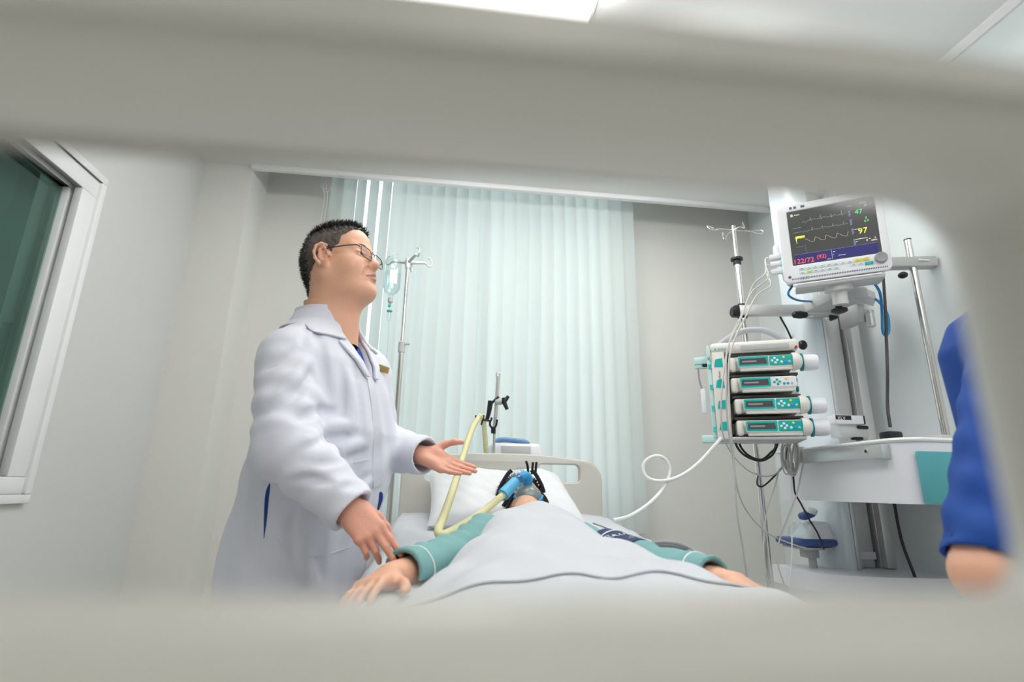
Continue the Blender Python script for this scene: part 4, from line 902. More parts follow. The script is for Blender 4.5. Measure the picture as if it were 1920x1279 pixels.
# ---------------------------------------------------------------- head, in its own frame: x forward, y to its left, z up
def skull(v, g=0.0):
    v.ell((-.014, 0, .034), (.098+g, .076+g, .088+g), k=.02); v.ell((-.032, 0, -.004), (.072+g, .068+g, .074+g), k=.03)
    v.ell((.043, 0, .05), (.044+g, .058+g, .05+g), k=.03)
def head_volume(h=.0022, heavy=1.0):
    v = Vol((-.14, -.11, -.26), (.14, .11, .145), h); skull(v)
    v.ell((.03, 0, -.03), (.062, .064, .085), k=.03)
    for s in (-1, 1):
        v.cap((-.008, s*.056, -.055), (.062, s*.02, -.1), .022, .02, k=.035)
        v.ell((.052, s*.043, -.04), (.032, .026, .034), k=.03)                 # cheek
        v.cap((.081, s*.008, .022), (.066, s*.046, .024), .0095, .008, k=.016)   # brow
        v.ell((.103, s*.033, .000), (.020, .017, .0115), k=.012, mode='s')       # socket
        v.ell((.0735, s*.033, .0005), (.0155, .0165, .013), k=.006)              # lid bulge
        v.cap((.0885, s*.018, .004), (.0825, s*.046, .003), .0032, .0028, k=.004)
        v.cap((.086, s*.020, -.007), (.081, s*.043, -.007), .0028, .0024, k=.004)
        v.cap((.098, s*.012, -.036), (.094, s*.015, -.038), .0088, .007, k=.008)  # nostril wing
        v.ell((.101, s*.0075, -.0445), (.004, .0035, .004), k=.003, mode='s')
        # ear
        Re = Matrix.Rotation(s*R(22), 3, 'Z') @ Matrix.Rotation(R(-10), 3, 'Y')
        v.ell((-.007, s*.083, -.004), (.0205, .0085, .036), npm(Re), k=.006)
        v.ell((.000, s*.0935, -.003), (.0125, .010, .021), npm(Re), k=.004, mode='s')
        for e0, e1 in (((.008, .024), (-.006, .032)), ((-.006, .032), (-.020, .026)), ((-.020, .026), (-.0265, .008)), ((-.0265, .008), (-.024, -.012)), ((-.024, -.012), (-.014, -.030))): v.cap((e0[0], s*(.0865-e0[0]*.3), e0[1]), (e1[0], s*(.0865-e1[0]*.3), e1[1]), .0042, .0042, k=.003)
        v.cap((-.012, s*.090, .014), (-.014, s*.090, -.012), .0034, .003, k=.003); v.ell((.006, s*.088, -.006), (.004, .008, .0055), k=.003, mode='s')
        v.ell((.000, s*.079, -.034), (.0085, .006, .010), k=.006)
        v.cap((.011, s*.078, -.004), (.010, s*.077, .004), .0045, k=.005)
    v.cap((.086, 0, .018), (.108, 0, -.026), .0085, .0105, k=.012); v.ell((.110, 0, -.031), (.0125, .0125, .0105), k=.01)
    v.ell((.076, 0, -.066), (.024, .034, .028), k=.02)                           # muzzle
    for s in (-1, 1):
        v.cap((.1035, 0, -.0605), (.088, s*.025, -.0685), .0062, .0032, k=.004); v.cap((.1015, 0, -.0755), (.087, s*.023, -.0715), .0070, .0034, k=.004)
        v.cap((.1100, 0, -.0672), (.0905, s*.029, -.0715), .0024, .0020, k=.003, mode='s')
        v.cap((.1035, 0, -.0875), (.090, s*.020, -.0885), .0055, .004, k=.010, mode='s')
        v.cap((.0965, s*.021, -.041), (.0845, s*.036, -.074), .0030, .0026, k=.007, mode='s')
        v.ell((.0925, s*.033, -.0012), (.0135, .0140, .0040), k=.0025, mode='s')
        v.cap((.0905, s*.017, .0046), (.084, s*.047, .0026), .0026, .0024, k=.003); v.cap((.0885, s*.019, -.0072), (.0825, s*.045, -.0056), .0022, .002, k=.003)
    v.ell((.083, 0, -.106), (.0195, .024, .018), k=.012)                          # chin
    v.ell((.028, 0, -.105), (.056*heavy, .050*heavy, .030*heavy), k=.035)        # under the chin
    v.cap((-.028, 0, -.05), (-.052, 0, -.25), .058*heavy, .066*heavy, k=.04)     # neck
    v.cap((.012, 0, -.12), (-.008, 0, -.25), .036, .04, k=.03)
    return v.mesh(1)
HAIRLINE = [(.083, .092), (.060, .060), (.046, .052), (.040, .026), (.022, .016), (.016, -.012), (.006, .020), (-.014, .040), (-.030, .020), (-.032, -.03), (-.055, -.098), (-.25, -.098), (-.25, .25), (.083, .25)]
def hair_volume(g, h=.003, poly=HAIRLINE, low=0):
    v = Vol((-.15, -.12, -.13), (.13, .12, .16), h); skull(v, g); v.cap((-.045, 0, -.03), (-.05, 0, -.11), .052+g*.6, .05, k=.03)
    X, Y, Z = v.block(v.lo, v.lo+v.n*v.h)[1:]
    d = poly_sdf(np.broadcast_to(X, v.F.shape), np.broadcast_to(Z, v.F.shape), poly).astype(np.float32)
    nz = .0022*(np.sin(X*310+np.sin(Z*170)*2)*np.sin(Y*280+Z*120))
    A = v.F+nz; q = np.maximum(.012-np.abs(A-d), 0)/.012; v.F = np.maximum(A, d)+q*q*.003
    return v.mesh()
def spikes(V, Q, n, length, up, mat_, name, parent, M, seed=3, wid=.0016, sel=None):
    rng = np.random.default_rng(seed); P0 = V[Q]; nor = np.cross(P0[:, 2]-P0[:, 0], P0[:, 3]-P0[:, 1]); ar = np.linalg.norm(nor, axis=1); nor = nor/np.maximum(ar, 1e-12)[:, None]
    cen = P0.mean(1); w = ar.copy()
    if sel is not None: w = w*sel(cen, nor)
    pick = rng.choice(len(Q), n, p=w/w.sum()); b_ = MB(); vs = []; fs = []
    for i, k in enumerate(pick):
        u = rng.random(2); p = P0[k, 0]*(1-u[0])*(1-u[1])+P0[k, 1]*u[0]*(1-u[1])+P0[k, 2]*u[0]*u[1]+P0[k, 3]*(1-u[0])*u[1]
        d = nor[k]+np.array(up(p))+rng.normal(0, .18, 3); d /= np.linalg.norm(d); L = length(p)*(.7+.6*rng.random())
        t1 = np.cross(d, [.3, .5, .8]); t1 /= np.linalg.norm(t1); t2 = np.cross(d, t1); b0 = len(vs); p = p-nor[k]*.001
        vs += [p+t1*wid, p-t1*wid*.5+t2*wid*.87, p-t1*wid*.5-t2*wid*.87, p+d*L]; fs += [(b0, b0+1, b0+3), (b0+1, b0+2, b0+3), (b0+2, b0, b0+3)]
    vs = xf(np.array(vs), M); b_.add([tuple(x) for x in vs], fs); o = obj(name, b_, mat_, parent, clean=False, smooth=0); return o
HEAD_V, HEAD_Q = head_volume(heavy=1.08)

# ---------------------------------------------------------------- hand: wrist at the origin, x to the fingers, y to the thumb (right hand), z back of the hand
def hand_mesh(M, curls, thumb, side=1, h=.0019, spread=.10, forearm=.12, scale=.92):
    v = Vol((-forearm-.05, -.10, -.10), (.23, .10, .08), h)
    v.cap((-forearm, 0, 0), (-.005, 0, 0), .030, .0235, k=.01)
    v.ell((.0, 0, 0), (.03, .029, .02), k=.02)
    for i, (y, w) in enumerate(((.029, .0125), (.010, .013), (-.010, .0125), (-.028, .0115))):
        v.cap((.01, y*.55, 0), (.088-.004*abs(i-1), y, .001), .0155, w, k=.014)
    v.ell((.035, .024, -.008), (.034, .017, .016), k=.014); v.ell((.03, -.022, -.008), (.034, .014, .014), k=.014)
    nails = []
    for i, (y, L, r) in enumerate(((.0295, (.040, .025, .020), .0085), (.0100, (.044, .028, .021), .0088), (-.0100, (.041, .026, .021), .0084), (-.0285, (.033, .020, .018), .0074))):
        p = np.array((.088-.004*abs(i-1), y, .001)); yaw = spread*(1.2-i)*.9; ang = 0; c = curls[i]
        for j in range(3):
            ang += c[j]; d = np.array((math.cos(ang)*math.cos(yaw), math.cos(ang)*math.sin(yaw), -math.sin(ang))); q = p+d*L[j]
            v.cap(p, q, r*(1-.06*j), r*(.95-.08*j), k=.004 if j else .008); p = q
        up = np.array((math.sin(ang), 0, math.cos(ang))); nails.append((p+up*r*.55, d, up))
    tp_, tdirs = thumb; p = np.array((.022, .026, -.006))
    for L, r0, r1, d in zip((.042, .032, .026), (.0165, .0108, .0100), (.0115, .0100, .0082), tdirs):
        d = np.array(d, float); d /= np.linalg.norm(d); q = p+d*L; v.cap(p, q, r0, r1, k=.008); p = q
    V, Q = v.mesh(); V = V*scale
    if side < 0: V = V*np.array((1, -1, 1)); Q = Q[:, ::-1]
    return xf(V, M), Q
def hand_matrix(wrist, fingers, back):
    x = Vector(fingers).normalized(); z = Vector(back); z = (z-x*z.dot(x)).normalized(); y = z.cross(x)
    return Matrix.Translation(wrist) @ Matrix((x, y, z)).transposed().to_4x4()

# ---------------------------------------------------------------- lofted trunk
def loft_fn(axis, F_, prof, grow=0, power=2.3, disp=None, top=None, bottom=None):
    """prof rows: z, shift along F_, half depth, half width"""
    F_ = np.array(F_[:2]); Rt = np.array((F_[1], -F_[0])); pz = [r[0] for r in prof]
    def fn(X, Y, Z):
        c = np.interp(Z, pz, [r[1] for r in prof]); a = np.interp(Z, pz, [r[2] for r in prof])+grow; b_ = np.interp(Z, pz, [r[3] for r in prof])+grow
        ax = axis(Z); f = (X-ax[0])*F_[0]+(Y-ax[1])*F_[1]-c; r_ = (X-ax[0])*Rt[0]+(Y-ax[1])*Rt[1]
        q = ((np.abs(f)/a)**power+(np.abs(r_)/b_)**power)**(1/power); d = (q-1)*np.minimum(a, b_)
        if disp: d = d+disp(f, r_, Z)
        lo = prof[0][0] if bottom is None else bottom; hi = prof[-1][0] if top is None else top
        return np.maximum(np.maximum(d, lo-Z), Z-hi)
    return fn
def surf_ribbon(bvh, pts, d, width, off=.0012, thick=.0022, smooth=6, wfun=None):
    """ribbon laid on a surface: pts world, d the direction looked along"""
    pts = spline([Vector(p) for p in pts], smooth); d = Vector(d).normalized(); hit = []
    for p in pts:
        r_ = bvh.ray_cast(p-d*.35, d, 1.0); hit.append((r_[0], r_[1]) if r_[0] is not None else (p, -d))
    b_ = MB(); vs = []
    for i, (p, n_) in enumerate(hit):
        t_ = (hit[min(i+1, len(hit)-1)][0]-hit[max(i-1, 0)][0]).normalized(); s_ = t_.cross(n_).normalized(); w = (wfun(i/(len(hit)-1)) if wfun else 1)*width/2
        vs += [p+s_*w+n_*(off-.003), p+s_*w+n_*(off+thick), p-s_*w+n_*(off+thick), p-s_*w+n_*(off-.003)]
    fs = []
    for i in range(len(hit)-1): fs += [(4*i+k, 4*i+(k+1) % 4, 4*i+4+(k+1) % 4, 4*i+4+k) for k in range(4)]
    fs += [(3, 2, 1, 0), tuple(4*(len(hit)-1)+k for k in range(4))]
    return b_.add(vs, fs)
from mathutils.bvhtree import BVHTree
def bvh_of(V, Q): return BVHTree.FromPolygons([tuple(x) for x in V], [tuple(int(i) for i in q) for q in Q])
def face_mats(M, lips_idx=1):
    Mi = npm(M.inverted())
    def f(C):
        L = C @ Mi[:3, :3].T+Mi[:3, 3]; m_ = np.zeros(len(C)); lip = (np.abs(L[:, 1]) < .026) & (L[:, 0] > .088) & (np.abs(L[:, 2]+.0685+.1*np.abs(L[:, 1])) < .0125-.36*np.abs(L[:, 1])); m_[lip] = lips_idx; return m_
    return f
def eyes(parent, M, look=(0, 0)):
    for s in (-1, 1):
        c = M @ Vector((.0765, s*.033, -.001)); e = obj('eye', MB().ell(c, (.0125,)*3, 16, 12), 'eye_white', parent, smooth=80)
        d = (M.to_3x3() @ Vector((1, s*.05+look[0], look[1]))).normalized(); obj('iris', MB().lathe(c+d*.0108, d, [(0, .0062), (.0016, .005), (.0020, 0)], 16), 'iris', e)
def brows(parent, M, m_='hair'):
    for s in (-1, 1):
        pts = [M @ Vector(p) for p in ((.0925, s*.012, .0225), (.0895, s*.028, .029), (.0765, s*.048, .026))]; obj('eyebrow', MB().tube(pts, lambda t_: .0030-.0016*t_, 8, 5), m_, parent)
# ================================================================== DOCTOR
FD = Vector((math.cos(R(28)), -math.sin(R(28)), 0)); RD = Vector((FD.y, -FD.x, 0))
HC = P(640, 497, Y=1.55)
doc = empty('person', (-.345, 1.57, 0), 'man in white lab coat and glasses standing beside the bed holding the patient\'s wrist', 'person')
DM = Matrix.Translation(HC) @ Matrix.Rotation(R(-23), 4, 'Z') @ Matrix.Rotation(R(-9), 4, 'Y') @ Matrix.Scale(1.02, 4)
AXX = lambda Z: (-.345-.035*sstep(.78, .5, Z)-.012*(Z-.9), 1.575-.02*(Z-.9))
prof = [(.40, .0, .152, .19), (.60, .0, .158, .196), (.75, .012, .165, .202), (.88, .018, .165, .198), (1.0, .008, .150, .192), (1.07, -.003, .135, .188), (1.12, -.014, .112, .170), (1.155, -.022, .092, .132), (1.19, -.024, .080, .092), (1.225, -.022, .076, .080)]
# joints of the arms
RS = Vector((-.418, 1.435, 1.062)); RE = P(538, 838, Y=1.33); RW = P(662, 958, Y=1.27)
LS = Vector((-.265, 1.70, 1.08)); LE = Vector((-.215, 1.76, .865)); LW = P(799, 855, Y=1.60)
def tdisp(f, r_, Z):
    th = np.arctan2(r_, f); w = sstep(1.10, .85, Z)
    return (.0045*np.sin(th*5+Z*3+1.5*np.sin(Z*7))*w+.0035*np.sin(th*9-Z*13+2*np.sin(th*3))*w+.003*np.sin(Z*38+th*4+2*np.sin(th*2+Z*9))*sstep(.95, .8, Z)*sstep(.6, .72, Z)).astype(np.float32)
def arm_disp(a, b_, amp0, amp1, seed):
    u, w_, ax = frame(Vector(b_)-Vector(a)); L = (Vector(b_)-Vector(a)).length
    def f(X, Y, Z, t_, px, py, pz):
        ph = np.arctan2(px*w_.x+py*w_.y+pz*w_.z, px*u.x+py*u.y+pz*u.z); A = amp0+(amp1-amp0)*t_
        s_ = t_*L
        return A*(.65*np.sin(s_*95+1.6*np.sin(ph+seed)+ph*1.0+seed)+.5*np.sin(s_*57-ph*2+seed*2+np.sin(ph*2)*1.2)+.25*np.sin(ph*5+s_*40+seed))
    return f
cv = Vol((-.68, 1.12, .38), (.06, 1.92, 1.25), .005)
cv.put(loft_fn(AXX, FD, prof, disp=tdisp), (-.62, 1.28, .38), (-.05, 1.88, 1.25))
nk = np.array((-.355, 1.575, 1.15))
cv.cap((-.365, 1.53, 1.135), RS+Vector((.012, .02, .0)), .062, .074, k=.06); cv.cap((-.335, 1.62, 1.135), LS+Vector((-.01, -.02, .0)), .062, .072, k=.06)
cv.cap(RS, RE, .083, .078, k=.012, disp=arm_disp(RS, RE, .0015, .006, 1.3)); cv.cap(RE, RW, .078, .054, k=.012, disp=arm_disp(RE, RW, .0075, .003, .4))
cv.cap(LS, LE, .082, .074, k=.03, disp=arm_disp(LS, LE, .001, .004, 2.3)); cv.cap(LE, LW-(LW-LE).normalized()*.012, .074, .055, k=.028, disp=arm_disp(LE, LW, .005, .002, 3.4))
CB = bvh_of(*cv.mesh()); cam0 = Vector((0, 0, ZC))
def cast(px, py):
    d = (P(px, py, Y=1.5)-cam0).normalized(); r_ = CB.ray_cast(cam0+d*.6, d, 3); return (r_[0], r_[1]) if r_[0] is not None else (P(px, py, Y=1.5), -d)
CREASES = [([(558, 790), (590, 772), (632, 770)], .008, 1), ([(566, 842), (610, 826), (655, 815), (676, 812)], .009, 1), ([(590, 872), (640, 862), (690, 848)], .007, 1), ([(520, 770), (560, 735), (590, 690)], .006, 1),
           ([(598, 622), (604, 660), (606, 700), (618, 745)], .010, 1), ([(640, 915), (672, 905), (704, 885)], .006, 1), ([(500, 690), (530, 670), (572, 648)], .005, 1), ([(540, 905), (580, 898), (620, 905)], .006, 1),
           ([(640, 690), (645, 740), (640, 790)], .007, 1), ([(668, 690), (676, 760), (680, 820)], .006, 1), ([(560, 940), (545, 985), (548, 1040)], .006, 1), ([(610, 990), (600, 1040), (605, 1085)], .006, 1), ([(480, 900), (470, 980), (468, 1060)], .006, 1),
           ([(585, 600), (570, 625), (566, 645)], .005, 1), ([(600, 612), (592, 640)], .004, 1),
           ([(575, 818), (620, 800), (660, 795)], .007, -1), ([(580, 858), (630, 845), (680, 832)], .006, -1), ([(655, 700), (660, 760), (658, 810)], .006, -1), ([(515, 745), (550, 712), (580, 672)], .005, -1), ([(575, 1000), (570, 1050), (575, 1090)], .006, -1)]
CH = []
for pix, r_, sg in CREASES:
    q = [cast(*p_) for p_ in [(v_.x, v_.y) for v_ in spline([Vector((a, b_, 0)) for a, b_ in pix], 4)]]; CH.append((q, r_, sg))
for q, r_, sg in CH:
    n0 = len(q)-1
    for i in range(n0):
        if (q[i][0]-q[i+1][0]).length > .06: continue
        w0, w1 = [.35+.65*math.sin(math.pi*min(max(t_/n0, .05), .95)) for t_ in (i, i+1)]
        if sg > 0: cv.cap(q[i][0]+q[i][1]*r_*(1.15-.75*w0), q[i+1][0]+q[i+1][1]*r_*(1.15-.75*w1), r_*w0, r_*w1, k=.016, mode='s')
        else: cv.cap(q[i][0]-q[i][1]*r_*.75, q[i+1][0]-q[i+1][1]*r_*.75, r_*w0, r_*w1, k=.02)
# open cuffs and the V of the collar
dR = (RW-RE).normalized(); dL = (LW-LE).normalized()
for W, d in ((RW, dR), (LW, dL)):
    nn = np.array(d); w0 = np.array(W)
    cv.put(lambda X, Y, Z: -((X-w0[0])*nn[0]+(Y-w0[1])*nn[1]+(Z-w0[2])*nn[2]), w0-.09, w0+.13, mode='s')
    cv.cap(W-d*.03, W+d*.08, .040 if W is RW else .044, .047, k=.004, mode='s')
def vcut(X, Y, Z):
    ax = AXX(Z); f = (X-ax[0])*FD.x+(Y-ax[1])*FD.y; r_ = (X-ax[0])*RD.x+(Y-ax[1])*RD.y
    half = .012+np.maximum(Z-1.035, 0)*.40
    return np.maximum(np.maximum(np.abs(r_-.004)-half, .045-f), 1.035-Z)
cv.put(vcut, (-.6, 1.3, 1.0), (-.05, 1.8, 1.26), k=.006, mode='s')
def neckcut(X, Y, Z):
    ax = AXX(Z); f = (X-ax[0])*FD.x+(Y-ax[1])*FD.y; r_ = (X-ax[0])*RD.x+(Y-ax[1])*RD.y
    return np.maximum(np.sqrt((f+.015)**2+(r_)**2)-.066-.25*np.maximum(Z-1.19, 0), 1.10-Z)
cv.put(neckcut, (-.6, 1.3, 1.08), (-.05, 1.8, 1.26), k=.006, mode='s')
CV, CQ = cv.mesh(1)
coat = mesh_obj('lab_coat', [(CV, CQ)], 'coat', doc); coat['label'] = 'white knee-length lab coat'
CB = bvh_of(CV, CQ)
# collar and lapels: thin shells over the coat
def shell_part(name, region, grow0, grow1, lo, hi, m_='coat', h=.003, flare=0):
    v = Vol(lo, hi, h); pf = [(z_, c_, a_+flare*max(0, 1.236-z_), b_+flare*max(0, 1.236-z_)) for z_, c_, a_, b_ in prof] if flare else prof
    outer = loft_fn(AXX, FD, pf, grow=grow1, top=1.30); inner = loft_fn(AXX, FD, prof, grow=grow0, top=1.31)
    def fn(X, Y, Z):
        ax = AXX(Z); f = (X-ax[0])*FD.x+(Y-ax[1])*FD.y; r_ = (X-ax[0])*RD.x+(Y-ax[1])*RD.y
        return np.maximum(np.maximum(outer(X, Y, Z), -inner(X, Y, Z)), region(f, r_, Z))
    v.put(fn, lo, hi); V, Q = v.mesh(); return mesh_obj(name, [(V, Q)], m_, coat)
lo, hi = (-.60, 1.32, .98), (-.08, 1.80, 1.27)
for s in (1, -1):
    lap = [(s*.012, 1.03), (s*.028, 1.03), (s*.085, 1.118), (s*.068, 1.135), (s*.060, 1.165), (s*.052, 1.165)]
    shell_part('lapel', lambda f, r_, Z, lap=lap: np.maximum(poly_sdf(r_, np.broadcast_to(Z, r_.shape), lap), .02-f).astype(np.float32), .002, .013, lo, hi)
colp = [(-.118, 1.14), (-.062, 1.142), (-.050, 1.165), (-.03, 1.25), (-.2, 1.26)]
def collar_region(f, r_, Z):
    side = np.abs(r_)-.0; lowz = 1.165-.035*sstep(.0, .075, f); openf = (f-.01)-.0-np.maximum(.0, (np.abs(r_)-.048)*6)
    return np.maximum(np.maximum(lowz-Z, Z-1.236), np.where(f > 0, .046+(-Z+1.19)*.2-np.abs(r_), -1)).astype(np.float32)
shell_part('collar', collar_region, .0, .009, lo, hi, flare=.13)
# placket, pockets, buttons, slit, badge
def on(px, py, d=FD*-1, Y=1.5): return P(px, py, Y=Y)
def ribbon_px(pix, width, name, m_, parent, off=.0008, thick=.0016, wfun=None, smooth=6):
    base = [Vector((p[0], p[1], 0)) for p in pix]; hit = [cast(q.x, q.y) for q in spline(base, smooth)]; b_ = MB(); vs = []
    for i, (p, n_) in enumerate(hit):
        t_ = (hit[min(i+1, len(hit)-1)][0]-hit[max(i-1, 0)][0]).normalized(); s_ = t_.cross(n_).normalized(); w = width/2*(wfun(i/(len(hit)-1)) if wfun else 1)
        vs += [p+s_*w+n_*(off-.003), p+s_*w+n_*(off+thick), p-s_*w+n_*(off+thick), p-s_*w+n_*(off-.003)]
    fs = []
    for i in range(len(hit)-1): fs += [(4*i+k, 4*i+(k+1) % 4, 4*i+4+(k+1) % 4, 4*i+4+k) for k in range(4)]
    fs += [(3, 2, 1, 0), tuple(4*(len(hit)-1)+k for k in range(4))]
    b_.add(vs, fs); return obj(name, b_, m_, parent, smooth=70)
ribbon_px([(694, 712), (703, 770), (707, 850), (707, 912)], .028, 'placket', 'coat', coat, .0006, .002)
for x, y in ((706, 815), (711, 905)):
    p, n_ = cast(x, y); obj('button', MB().lathe(p-n_*.001, n_, [(0, .0055), (.003, .0055), (.004, .004), (.0032, .002), (.0032, 0)], 14), 'equip_white', coat)
ribbon_px([(506, 906), (501, 930), (498, 970), (495, 1010)], .0105, 'side_slit', 'scrubs_dark', coat, -.0005, .0012, lambda t_: max(.05, math.sin(math.pi*(t_**.75)))**.8)
ribbon_px([(713, 922), (714, 935), (709, 955), (702, 975)], .016, 'front_gap', 'scrubs_dark', coat, -.0005, .0012, lambda t_: max(.05, math.sin(math.pi*(t_**.6)))**.8)
ribbon_px([(520, 1012), (541, 1038), (600, 1042), (668, 1022)], .0022, 'pocket_seam', 'coat', coat, .0004, .001)
ribbon_px([(663, 868), (690, 862)], .003, 'pocket_seam', 'coat', coat, .0004, .001)
p, n_ = cast(712, 688); bq = P(714, 690, Y=1.56)
bd = cast(709, 690)[0]; obj('name_badge', MB().rbox(bd+RD*-.02+FD*.006, (.004, .05, .02), .001, rot=Matrix.Rotation(R(-28), 3, 'Z') @ Matrix.Rotation(R(12), 3, 'Y')), 'gold', coat)
p, n_ = cast(675, 948); obj('button', MB().lathe(p-n_*.001, n_, [(0, .004), (.002, .004), (.003, .002)], 12), 'equip_white', coat)

# scrubs under the coat
sv = Vol((-.62, 1.3, .10), (-.06, 1.86, 1.24), .006)
sv.put(loft_fn(AXX, FD, prof, grow=-.016, top=1.215), (-.62, 1.3, .40), (-.06, 1.86, 1.24))
def vcut2(X, Y, Z):
    ax = AXX(Z); f = (X-ax[0])*FD.x+(Y-ax[1])*FD.y; r_ = (X-ax[0])*RD.x+(Y-ax[1])*RD.y
    return np.maximum(np.maximum(np.abs(r_)-(.004+np.maximum(Z-1.09, 0)*.5), .03-f), 1.09-Z)
sv.put(vcut2, (-.6, 1.3, 1.05), (-.05, 1.8, 1.25), k=.006, mode='s'); sv.put(neckcut, (-.6, 1.3, 1.1), (-.05, 1.8, 1.25), k=.004, mode='s')
top_ = mesh_obj('scrub_top', [sv.mesh()], 'scrubs', doc)
tv = Vol((-.62, 1.3, .03), (-.06, 1.86, .75), .008)
for s in (-1, 1): tv.cap(Vector((-.35, 1.58, .68))+RD*s*.09, Vector((-.36, 1.58, .08))+RD*s*.10, .095, .065, k=.03)
mesh_obj('trousers', [tv.mesh()], 'scrubs', doc)
for s in (-1, 1):
    c = Vector((-.36, 1.58, 0))+RD*s*.10+FD*.04; zr = Matrix.Rotation(R(-28), 3, 'Z')
    so = obj('shoe', MB().rbox(c+Vector((0, 0, .045)), (.26, .095, .07), .035, 4, rot=zr), 'rubber', doc); obj('sole', MB().rbox(c+Vector((0, 0, .011)), (.27, .1, .022), .01, 2, rot=zr), 'equip_white', so)
# body: head, hands and the limbs inside the clothes
core = Vol((-.62, 1.15, .05), (.02, 1.90, 1.26), .007)
core.put(loft_fn(AXX, FD, prof[3:], grow=-.021, top=1.19), (-.62, 1.3, .84), (-.06, 1.86, 1.2)); core.cap((-.35, 1.58, .86), (-.35, 1.58, .72), .12, .13, k=.05)
for s in (-1, 1): core.cap(Vector((-.35, 1.58, .72))+RD*s*.085, Vector((-.36, 1.58, .07))+RD*s*.10, .075, .04, k=.03)
core.cap((-.365, 1.53, 1.10), RS, .05, .05, k=.04); core.cap((-.335, 1.62, 1.10), LS, .05, .05, k=.04)
core.cap(RS, RE, .05, .042, k=.02); core.cap(RE, RW-dR*.02, .042, .028, k=.02); core.cap(LS, LE, .05, .042, k=.02); core.cap(LE, LW-dL*.02, .042, .028, k=.02); core.cap((-.36, 1.57, 1.12), HC+Vector((-.04, 0, -.12)), .055, .055, k=.03)
RHM = hand_matrix(RW-dR*.012, P(728, 1042, Y=1.23)-RW, (-.15, -.75, .62))
rh = hand_mesh(RHM, [(.16, .22, .12), (.20, .26, .14), (.50, .62, .35), (.62, .72, .4)], (0, ((.72, .45, -.55), (.9, .1, -.5), (.92, -.08, -.42))), 1, spread=.0)
LHM = hand_matrix(LW-dL*.014, P(888, 890, Y=1.55)-LW, (-.1, .72, -.69))
lh = hand_mesh(LHM, [(.02, .05, .05), (.06, .06, .05), (.08, .08, .05), (.14, .10, .08)], (0, ((.52, .66, -.38), (.82, .42, -.38), (.96, .20, -.22))), -1, spread=.0)
hd_ = (xf(HEAD_V, DM), HEAD_Q); nH = len(HEAD_Q); nh2 = len(rh[1])+len(lh[1])
fm = face_mats(DM)
def dm(C):
    m_ = fm(C); m_[nH:nH+nh2] = 2; return m_
body = mesh_obj('body', [hd_, rh, lh, core.mesh()], ['skin', 'lips', 'skin_hand'], doc, midx=dm)
eyes(doc, DM, (-.05, .12)); brows(doc, DM)
HV, HQ = hair_volume(.0055)
hair = mesh_obj('hair', [(xf(HV, DM), HQ)], ['hair_grey', 'hair'], doc, midx=lambda C: ((C @ npm(DM.inverted())[:3, :3].T+npm(DM.inverted())[:3, 3])[:, 2] > .078) | ((C @ npm(DM.inverted())[:3, :3].T+npm(DM.inverted())[:3, 3])[:, 0] < -.075))
spikes(HV, HQ, 5200, lambda p: .016 if p[2] > .09 else (.010 if p[0] < -.06 else .004), lambda p: (.35 if p[2] > .09 else -.2, 0, .5 if p[2] > .08 else (-.3 if p[0] < -.05 else .0)), 'hair', 'hair_strands', hair, DM, sel=lambda c, n_: (c[:, 2] > .072)*1.0+(c[:, 0] < -.055)*.8+.06)
spikes(HV, HQ, 2500, lambda p: .005, lambda p: (-.5, 0, -.2), 'hair_grey', 'side_stubble', hair, DM, seed=5, wid=.0010, sel=lambda c, n_: ((c[:, 2] < .075) & (c[:, 0] > -.06))*1.0+.001)
for q in (hair,):
    for c in q.children: c['kind'] = 'stuff'
# glasses
gl = empty('eyeglasses', HC, None, None); gl.parent = doc; gl.location = HC-wloc(doc)
def DL(x, y, z): return DM @ Vector((x, y, z))
for s in (-1, 1):
    cx, cz = s*.034, -.004; loop = []
    for x, z in rrect(-.026, -.0165, .026, .0175, .0125, 5): loop.append(DL(.1045-.10*max(0, abs(cx+x)-.014)*.55+.25*z*0, cx+x, cz+z))
    obj('rim', MB().tube(loop, .0013, 8, 0, closed=True), 'glasses_metal', gl)
    obj('lens', MB().add(loop, [tuple(range(len(loop)))]), 'lens', gl, smooth=0)
    obj('temple', MB().tube([DL(.0985, s*.060, .006), DL(.094, s*.070, .008), DL(.06, s*.080, .010), DL(.0, s*.085, .013), DL(-.022, s*.086, .008), DL(-.034, s*.084, -.012)], .0017, 8, 6), 'glasses_metal', gl)
    obj('nose_pad', MB().ell(DL(.101, s*.010, -.006), (.003, .002, .005), 8, 6), 'clear_plastic', gl)
obj('bridge', MB().tube([DL(.1045, .009, .004), DL(.1075, 0, .007), DL(.1045, -.009, .004)], .0014, 8, 5), 'glasses_metal', gl)
# ring on the finger of the holding hand
rp = RHM @ Vector((.112*.92, .0295*.92, -.010)); rd = (RHM.to_3x3() @ Vector((math.cos(.35), 0, -math.sin(.35)))).normalized(); u_, w_, _ = frame(rd)
obj('ring', MB().tube([rp+(u_*math.cos(a)+w_*math.sin(a))*.0088 for a in np.linspace(0, 2*math.pi, 17)[:-1]], .0012, 6, 0, closed=True), 'gold', doc)
